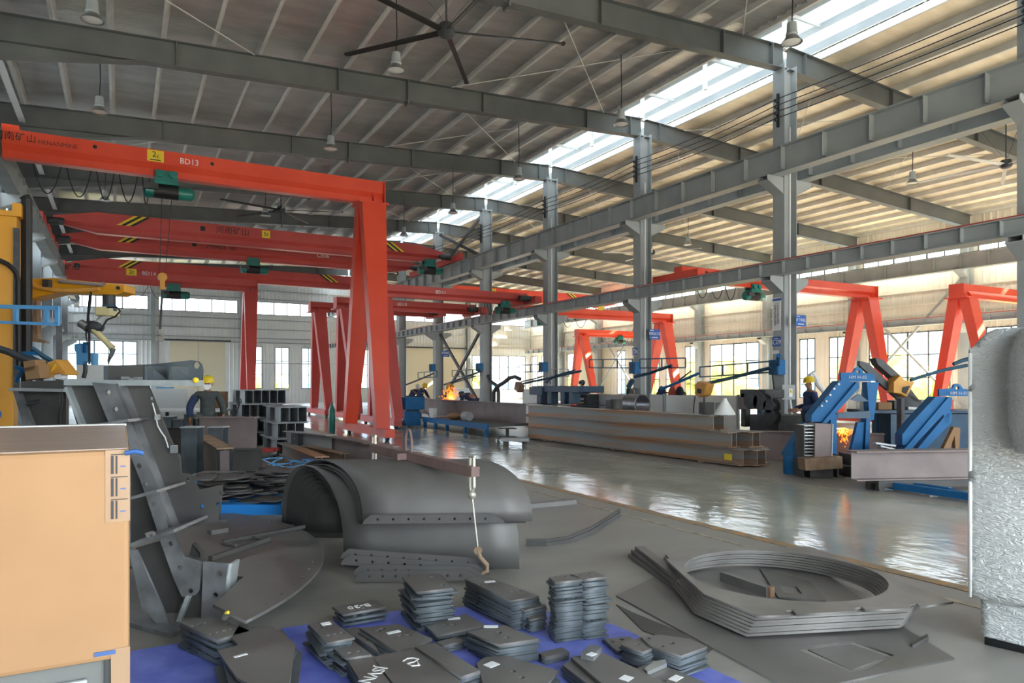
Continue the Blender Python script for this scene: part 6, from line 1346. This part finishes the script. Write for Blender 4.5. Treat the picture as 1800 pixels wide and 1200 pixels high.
part('case', MB().poly([Q(1227,670), Q(1242,675), Q(1236,694), Q(1228,698), Q(1221,692), Q(1222,676)], Vector((.3,0,0))), 'orange', wf3, bevel=.01); part('window', MB().poly([Q(1226,682,13.79), Q(1233,684,13.79), Q(1231,692,13.79), Q(1225,690,13.79)], Vector((.01,0,0))), 'ink', wf3); part('hanger', MB().tube([Q(1240,675)+Vector((.2,0,0)), onx(1245,678,XR-.9)], .03, 8), 'dark', wf3); part('cable', MB().tube([Q(1222,696), Q(1220,708), Q(1219,730)], .015, 6), 'black', wf3)
B8 = boom(Y8, 2.25, [('lattice', (oy(1112,631), oy(1036,632), .30), 0, 'blue_dark'), ('lattice', (oy(1205,629), oy(1125,631), .30), 0, 'blue_dark'), ('drop_arm', [(*oy(1185,642),-.1), (*oy(1150,656),-.2), (*oy(1128,662),-.3)], .05, 'blue_dark'), ('head_arm', [(*oy(1124,668),-.3), (*oy(1117,680),-.3)], .09, 'blue_dark')], 'blue lattice welding boom reaching both ways from the C08 column', 'welding booms on the columns')
wf4 = thing('wire_feeder', 'small dark wire feeder at the foot of the C08 boom, above the pipe ring', 'wire feeder', onx(1113,690,14.8)); part('case', MB().box(onx(1112,689,14.7), (.3,.3,.25)), 'dark', wf4, bevel=.02); part('reel', MB().lathe([(.12,0),(.12,.05)], onx(1112,689,14.55), 14, (-1,0,0)), 'silver_shade', wf4, True); part('bracket', MB().bar(onx(1117,683,14.85), onx(1114,687,14.8), .06, .06), 'dark', wf4)
B7 = boom(Y7, 2.4, [('lattice', (oy(955,640), oy(912,642), .30), 0, 'blue_dark'), ('lattice', (oy(1000,649,), oy(970,648), .28), 0, 'white_paint'), ('strut', [(*oy(1025,652),-.1), (*oy(975,664),-.2), (*oy(930,674),-.3)], .045, 'blue_dark'), ('strut', [(*oy(1015,650),-.1), (*oy(985,660),-.2), (*oy(970,672),-.3)], .035, 'blue_dark')], 'blue welding boom above the press table on the third column', 'welding booms on the columns')
B6 = boom(Y6, 2.5, [('lattice', (oy(845,649), oy(795,651), .32), 0, 'blue_dark'), ('strut', [(*oy(850,652),-.1), (*oy(820,664),-.2), (*oy(790,676),-.3)], .05, 'blue_dark')], 'blue welding boom beside the crossed braces', 'welding booms on the columns')
B5 = boom(Y5, 2.6, [('lattice', (oy(768,652), oy(735,655), .32), 0, 'blue_dark'), ('strut', [(*oy(765,656),-.1), (*oy(745,666),-.2), (*oy(722,676),-.3)], .05, 'dark')], 'dark blue welding boom above the crouching welders', 'welding booms on the columns')
for k, (x, y, X, lab) in enumerate(((791,681,13.2,'orange-brown wire feeder tilted right of the sparks'),(913,680,13.0,'brown wire feeder left of the press table'))):
    t_ = thing('wire_feeder', lab, 'wire feeder', onx(x, y, X)); c_ = onx(x, y, X); part('case', MB().box(c_, (.25,.34,.30), (1,0,0), (0,.9,.4)), 'orange' if k == 0 else 'rust', t_, bevel=.02); part('arm', MB().tube([c_+Vector((.1,0,.2)), onx(x+25, y-14, X+1.2), onx(x+45, y-20, XR-.6)], .03, 8), 'dark', t_, True)
for k, (pts, lab) in enumerate((([(868,690),(873,680),(886,672),(896,664),(905,662),(914,666)],'dark bent fume arm left of the press table'),([(876,690),(874,678),(862,670),(858,660)],'dark fume arm beside the third column'))):
    c = [onx(x, y, 13.4+.9*k) for x, y in pts]; t_ = thing('fume_extractor', lab, 'fume arm', fl_(c[0])); part('tube', MB().tube(c, .08, 10), 'dark', t_, True); part('stand', MB().bar(c[0], fl_(c[0]), .12, .12), 'dark', t_)
# plates and signs
def plate_on(X, x0, x1, y0, y1, m, par, nm, t_=.012):
    a, b = onx(x0, y0, X), onx(x1, y1, X); return part(nm, MB().bx(X-t_, X, min(a.y,b.y), max(a.y,b.y), b.z, a.z), m, par)
FX = XR-.25
def csign(code, x0, x1, y0, y1, lab, size):
    t = thing('column_plate', lab, 'sign', onx((x0+x1)/2, y1, FX)); plate_on(FX, x0, x1, y0, y1, 'sign_blue', t, 'panel'); c = onx((x0+x1)/2, (y0+y1)/2+1.5, FX-.014); letter(t, code, size, c, (0,-1,0), UP, 'white', sx=.9)
    c = onx((x0+x1)/2-1, y0+3, FX-.014); part('logo_bar', MB().box(c, (.004,.14,.02)), 'white', t); return t
csign('C09', 1358, 1372.5, 592, 608, 'blue plate reading C09 on the column behind the blue frames', .19); csign('C08', 1112, 1120, 611, 623, 'blue plate reading C08 on the column left of the big A-frame', .17)
vs = thing('notice_board', 'tall white notice with columns of small characters on the C09 column', 'sign', onx(1366,580,FX)); plate_on(FX, 1358, 1373, 524, 580, 'panel_white', vs, 'panel'); c = onx(1365.5,526.5,FX-.014); part('header', MB().box(c, (.004,.30,.06)), 'sign_blue', vs)
for k, (dx, s_) in enumerate(((1.8,'工位安全操作规程'),(-2.8,'设备点检维护要求'))):
    for j, ch in enumerate(s_): letter(vs, ch, .075, onx(1365.5+dx, 535+j*4.6+k*3, FX-.014), (0,-1,0), UP, 'ink')
sp_ = solo('small_plate', MB().bx(FX-.012,FX,*sorted((onx(1359,617,FX).y,onx(1369,617,FX).y)),onx(1359,622,FX).z,onx(1359,616,FX).z), 'panel_white', 'small white plate below the C09 plate', 'sign')
def flag(Y, x0, x1, y0, y1, lines, lab):
    a, b = ony(x0, y0, Y-.26), ony(x1, y1, Y-.26); t = thing('hanging_sign', lab, 'sign', ((a.x+b.x)/2, Y-.26, b.z)); part('panel', MB().bx(min(a.x,XR+.24), b.x, Y-.275, Y-.26, b.z, a.z), 'sign_blue', t)
    h_ = (a.z-b.z); wd = b.x-a.x
    part('small_print', MB().box(((a.x+b.x)/2, Y-.277, b.z+h_*.2), (wd*.55,.004,h_*.07)), 'white', t)
    for k, s_ in enumerate(lines): letter(t, s_, h_*(.30 if k == 0 else .2), ((a.x+b.x)/2, Y-.278, b.z+h_*(.55-.33*k)), (1,0,0), UP, 'white')
    part('logo_bar', MB().box((a.x+wd*.25, Y-.277, a.z-h_*.12), (wd*.3,.004,h_*.06)), 'white', t); return t
flag(Y9, 1398, 1416, 553, 574, ('矿下料区',), 'blue hanging sign with white characters on the C09 column'); flag(Y8, 1141, 1160, 578, 597, ('焊接加工区',), 'blue hanging sign with white characters on the C08 column'); flag(Y5, 777, 790, 615, 627, ('箱体装配区',), 'small blue sign with white characters left of the crossed braces')
eb = thing('electric_box', 'grey electric box with a yellow warning sign on the C09 column', 'electric box', ony(1387,702,Y9-.4)); a, b = ony(1375,676,Y9-.4), ony(1398,702,Y9-.4)
part('case', MB().bx(a.x,b.x,Y9-.40,Y9-.2,b.z,a.z), 'frame_grey', eb, bevel=.006); wn_ = part('warning_sign', MB().box(ony(1390,690,Y9-.406), (.13,.006,.22)), 'panel_white', eb); c = ony(1390,687,Y9-.411); part('triangle', MB().poly([c+Vector((-.055,0,-.05)), c+Vector((.055,0,-.05)), c+Vector((0,0,.055))], (0,-.003,0)), 'yellow_sign', wn_)
part('bolt_mark', MB().poly([c+Vector((.0,-.004,.03)), c+Vector((-.015,-.004,-.005)), c+Vector((.0,-.004,-.005)), c+Vector((-.005,-.004,-.04)), c+Vector((.015,-.004,.005)), c+Vector((.002,-.004,.005))], (0,-.002,0)), 'ink', wn_)
part('conduit', MB().tube([ony(1388,702,Y9-.3), ony(1391,725,Y9-.3), ony(1395,755,Y9-.3)], .04, 8), 'panel_white', eb, True)
solo('fume_hose', MB().tube([at(1428,662,16.8), at(1424,658,16.8), at(1428,655,16.8), at(1434,664,16.8), at(1438,676,16.8), at(1450,690,16.8), at(1454,730,16.8), fl_(at(1455,730,16.8),.004)], .06, 8), 'panel_white', 'pale flexible fume hose curling up beside the right worker', 'hose', smooth=True)
solo('barrel', MB().lathe([(.02,0),(.3,.02),(.3,.85),(.02,.87)], fl_(at(1428,730,18.6))+RV*-.10, 18), 'dark', 'dark barrel left of the right worker', 'barrel', smooth=True)
# white cabins and wrapped goods far behind the cutting platform
for k, (x0, x1, y0, X) in enumerate(((790,832,682,19.),(918,942,684,19.),(1000,1022,690,21.))):
    a, b = onx(x0,y0,X), onx(x1,y0,X); solo('wrapped_goods', MB().bx(X,X+1.,min(a.y,b.y),max(a.y,b.y),0,a.z), 'panel_white', 'pale wrapped goods far behind the column row, %s' % ('right of the sparks','left of the press table','behind the red-lit machine')[k], 'wrapped goods', bevel=.05)
d3 = struct('door_3', MB().bx(X2-.06,X2+.02,48.0,53.0,0,5.0), 'cream')
struct('door_rail', MB().bx(X2-.2,X2-.1,47.6,53.4,5.02,5.14), 'frame_grey', d3)
for k, (x, X, m) in enumerate(((1163,17.,'cloth_navy'),(1182,17.,'red_far'),(1195,17.,'ink'))):
    c = onx(x, 690, X); solo('hung_jacket', MB().ball((c.x,c.y,1.25), .2, 12, (.6,1,1.5)), m, ('navy','red','black')[k]+' jacket hung behind the white screens', 'jacket', smooth=True)
solo('coat_rail', MB().bar(onx(1155,690,17.)*1.0+Vector((0,0,0)), onx(1205,690,17.), .05, .05).bar(onx(1155,690,17.), fl_(onx(1155,690,17.)), .05, .05).bar(onx(1205,690,17.), fl_(onx(1205,690,17.)), .05, .05), 'dark', 'dark coat rail behind the white screens', 'rail')
# ================================================================ light and camera
W = bpy.data.worlds.new('sky'); SC.world = W; W.use_nodes = True; nt = W.node_tree
bg = nt.nodes['Background']; bg.inputs['Color'].default_value = (.80,.90,1.0,1); bg.inputs['Strength'].default_value = 1.0
sun = bpy.data.lights.new('sun', 'SUN'); sun.energy = 13.0; sun.color = (1,.86,.66); sun.angle = .01
so = bpy.data.objects.new('sun', sun); COL.objects.link(so); so.location = (60, 30, 50)
dirv = Vector((-.78, .10, -.52)); so.rotation_euler = dirv.to_track_quat('-Z', 'Y').to_euler()
cam = bpy.data.cameras.new('camera'); co = bpy.data.objects.new('camera', cam); COL.objects.link(co)
co.location = (0,0,EYE); co.rotation_euler = (math.radians(90), 0, -YAW)
cam.sensor_fit = 'HORIZONTAL'; cam.sensor_width = 36; cam.lens = 36*FPX/1800; cam.shift_y = (HZ-600)/1800; cam.clip_start = .05; cam.clip_end = 400
SC.camera = co
SC.view_settings.view_transform = 'Standard'; SC.view_settings.look = 'None'; SC.view_settings.gamma = 1; SC.view_settings.use_curve_mapping = False
SC.view_settings.exposure = 3.4
SC.cycles.use_denoising = True; SC.cycles.max_bounces = 10; SC.cycles.diffuse_bounces = 6; SC.cycles.glossy_bounces = 4; SC.cycles.transparent_max_bounces = 12; SC.cycles.sample_clamp_indirect = 8
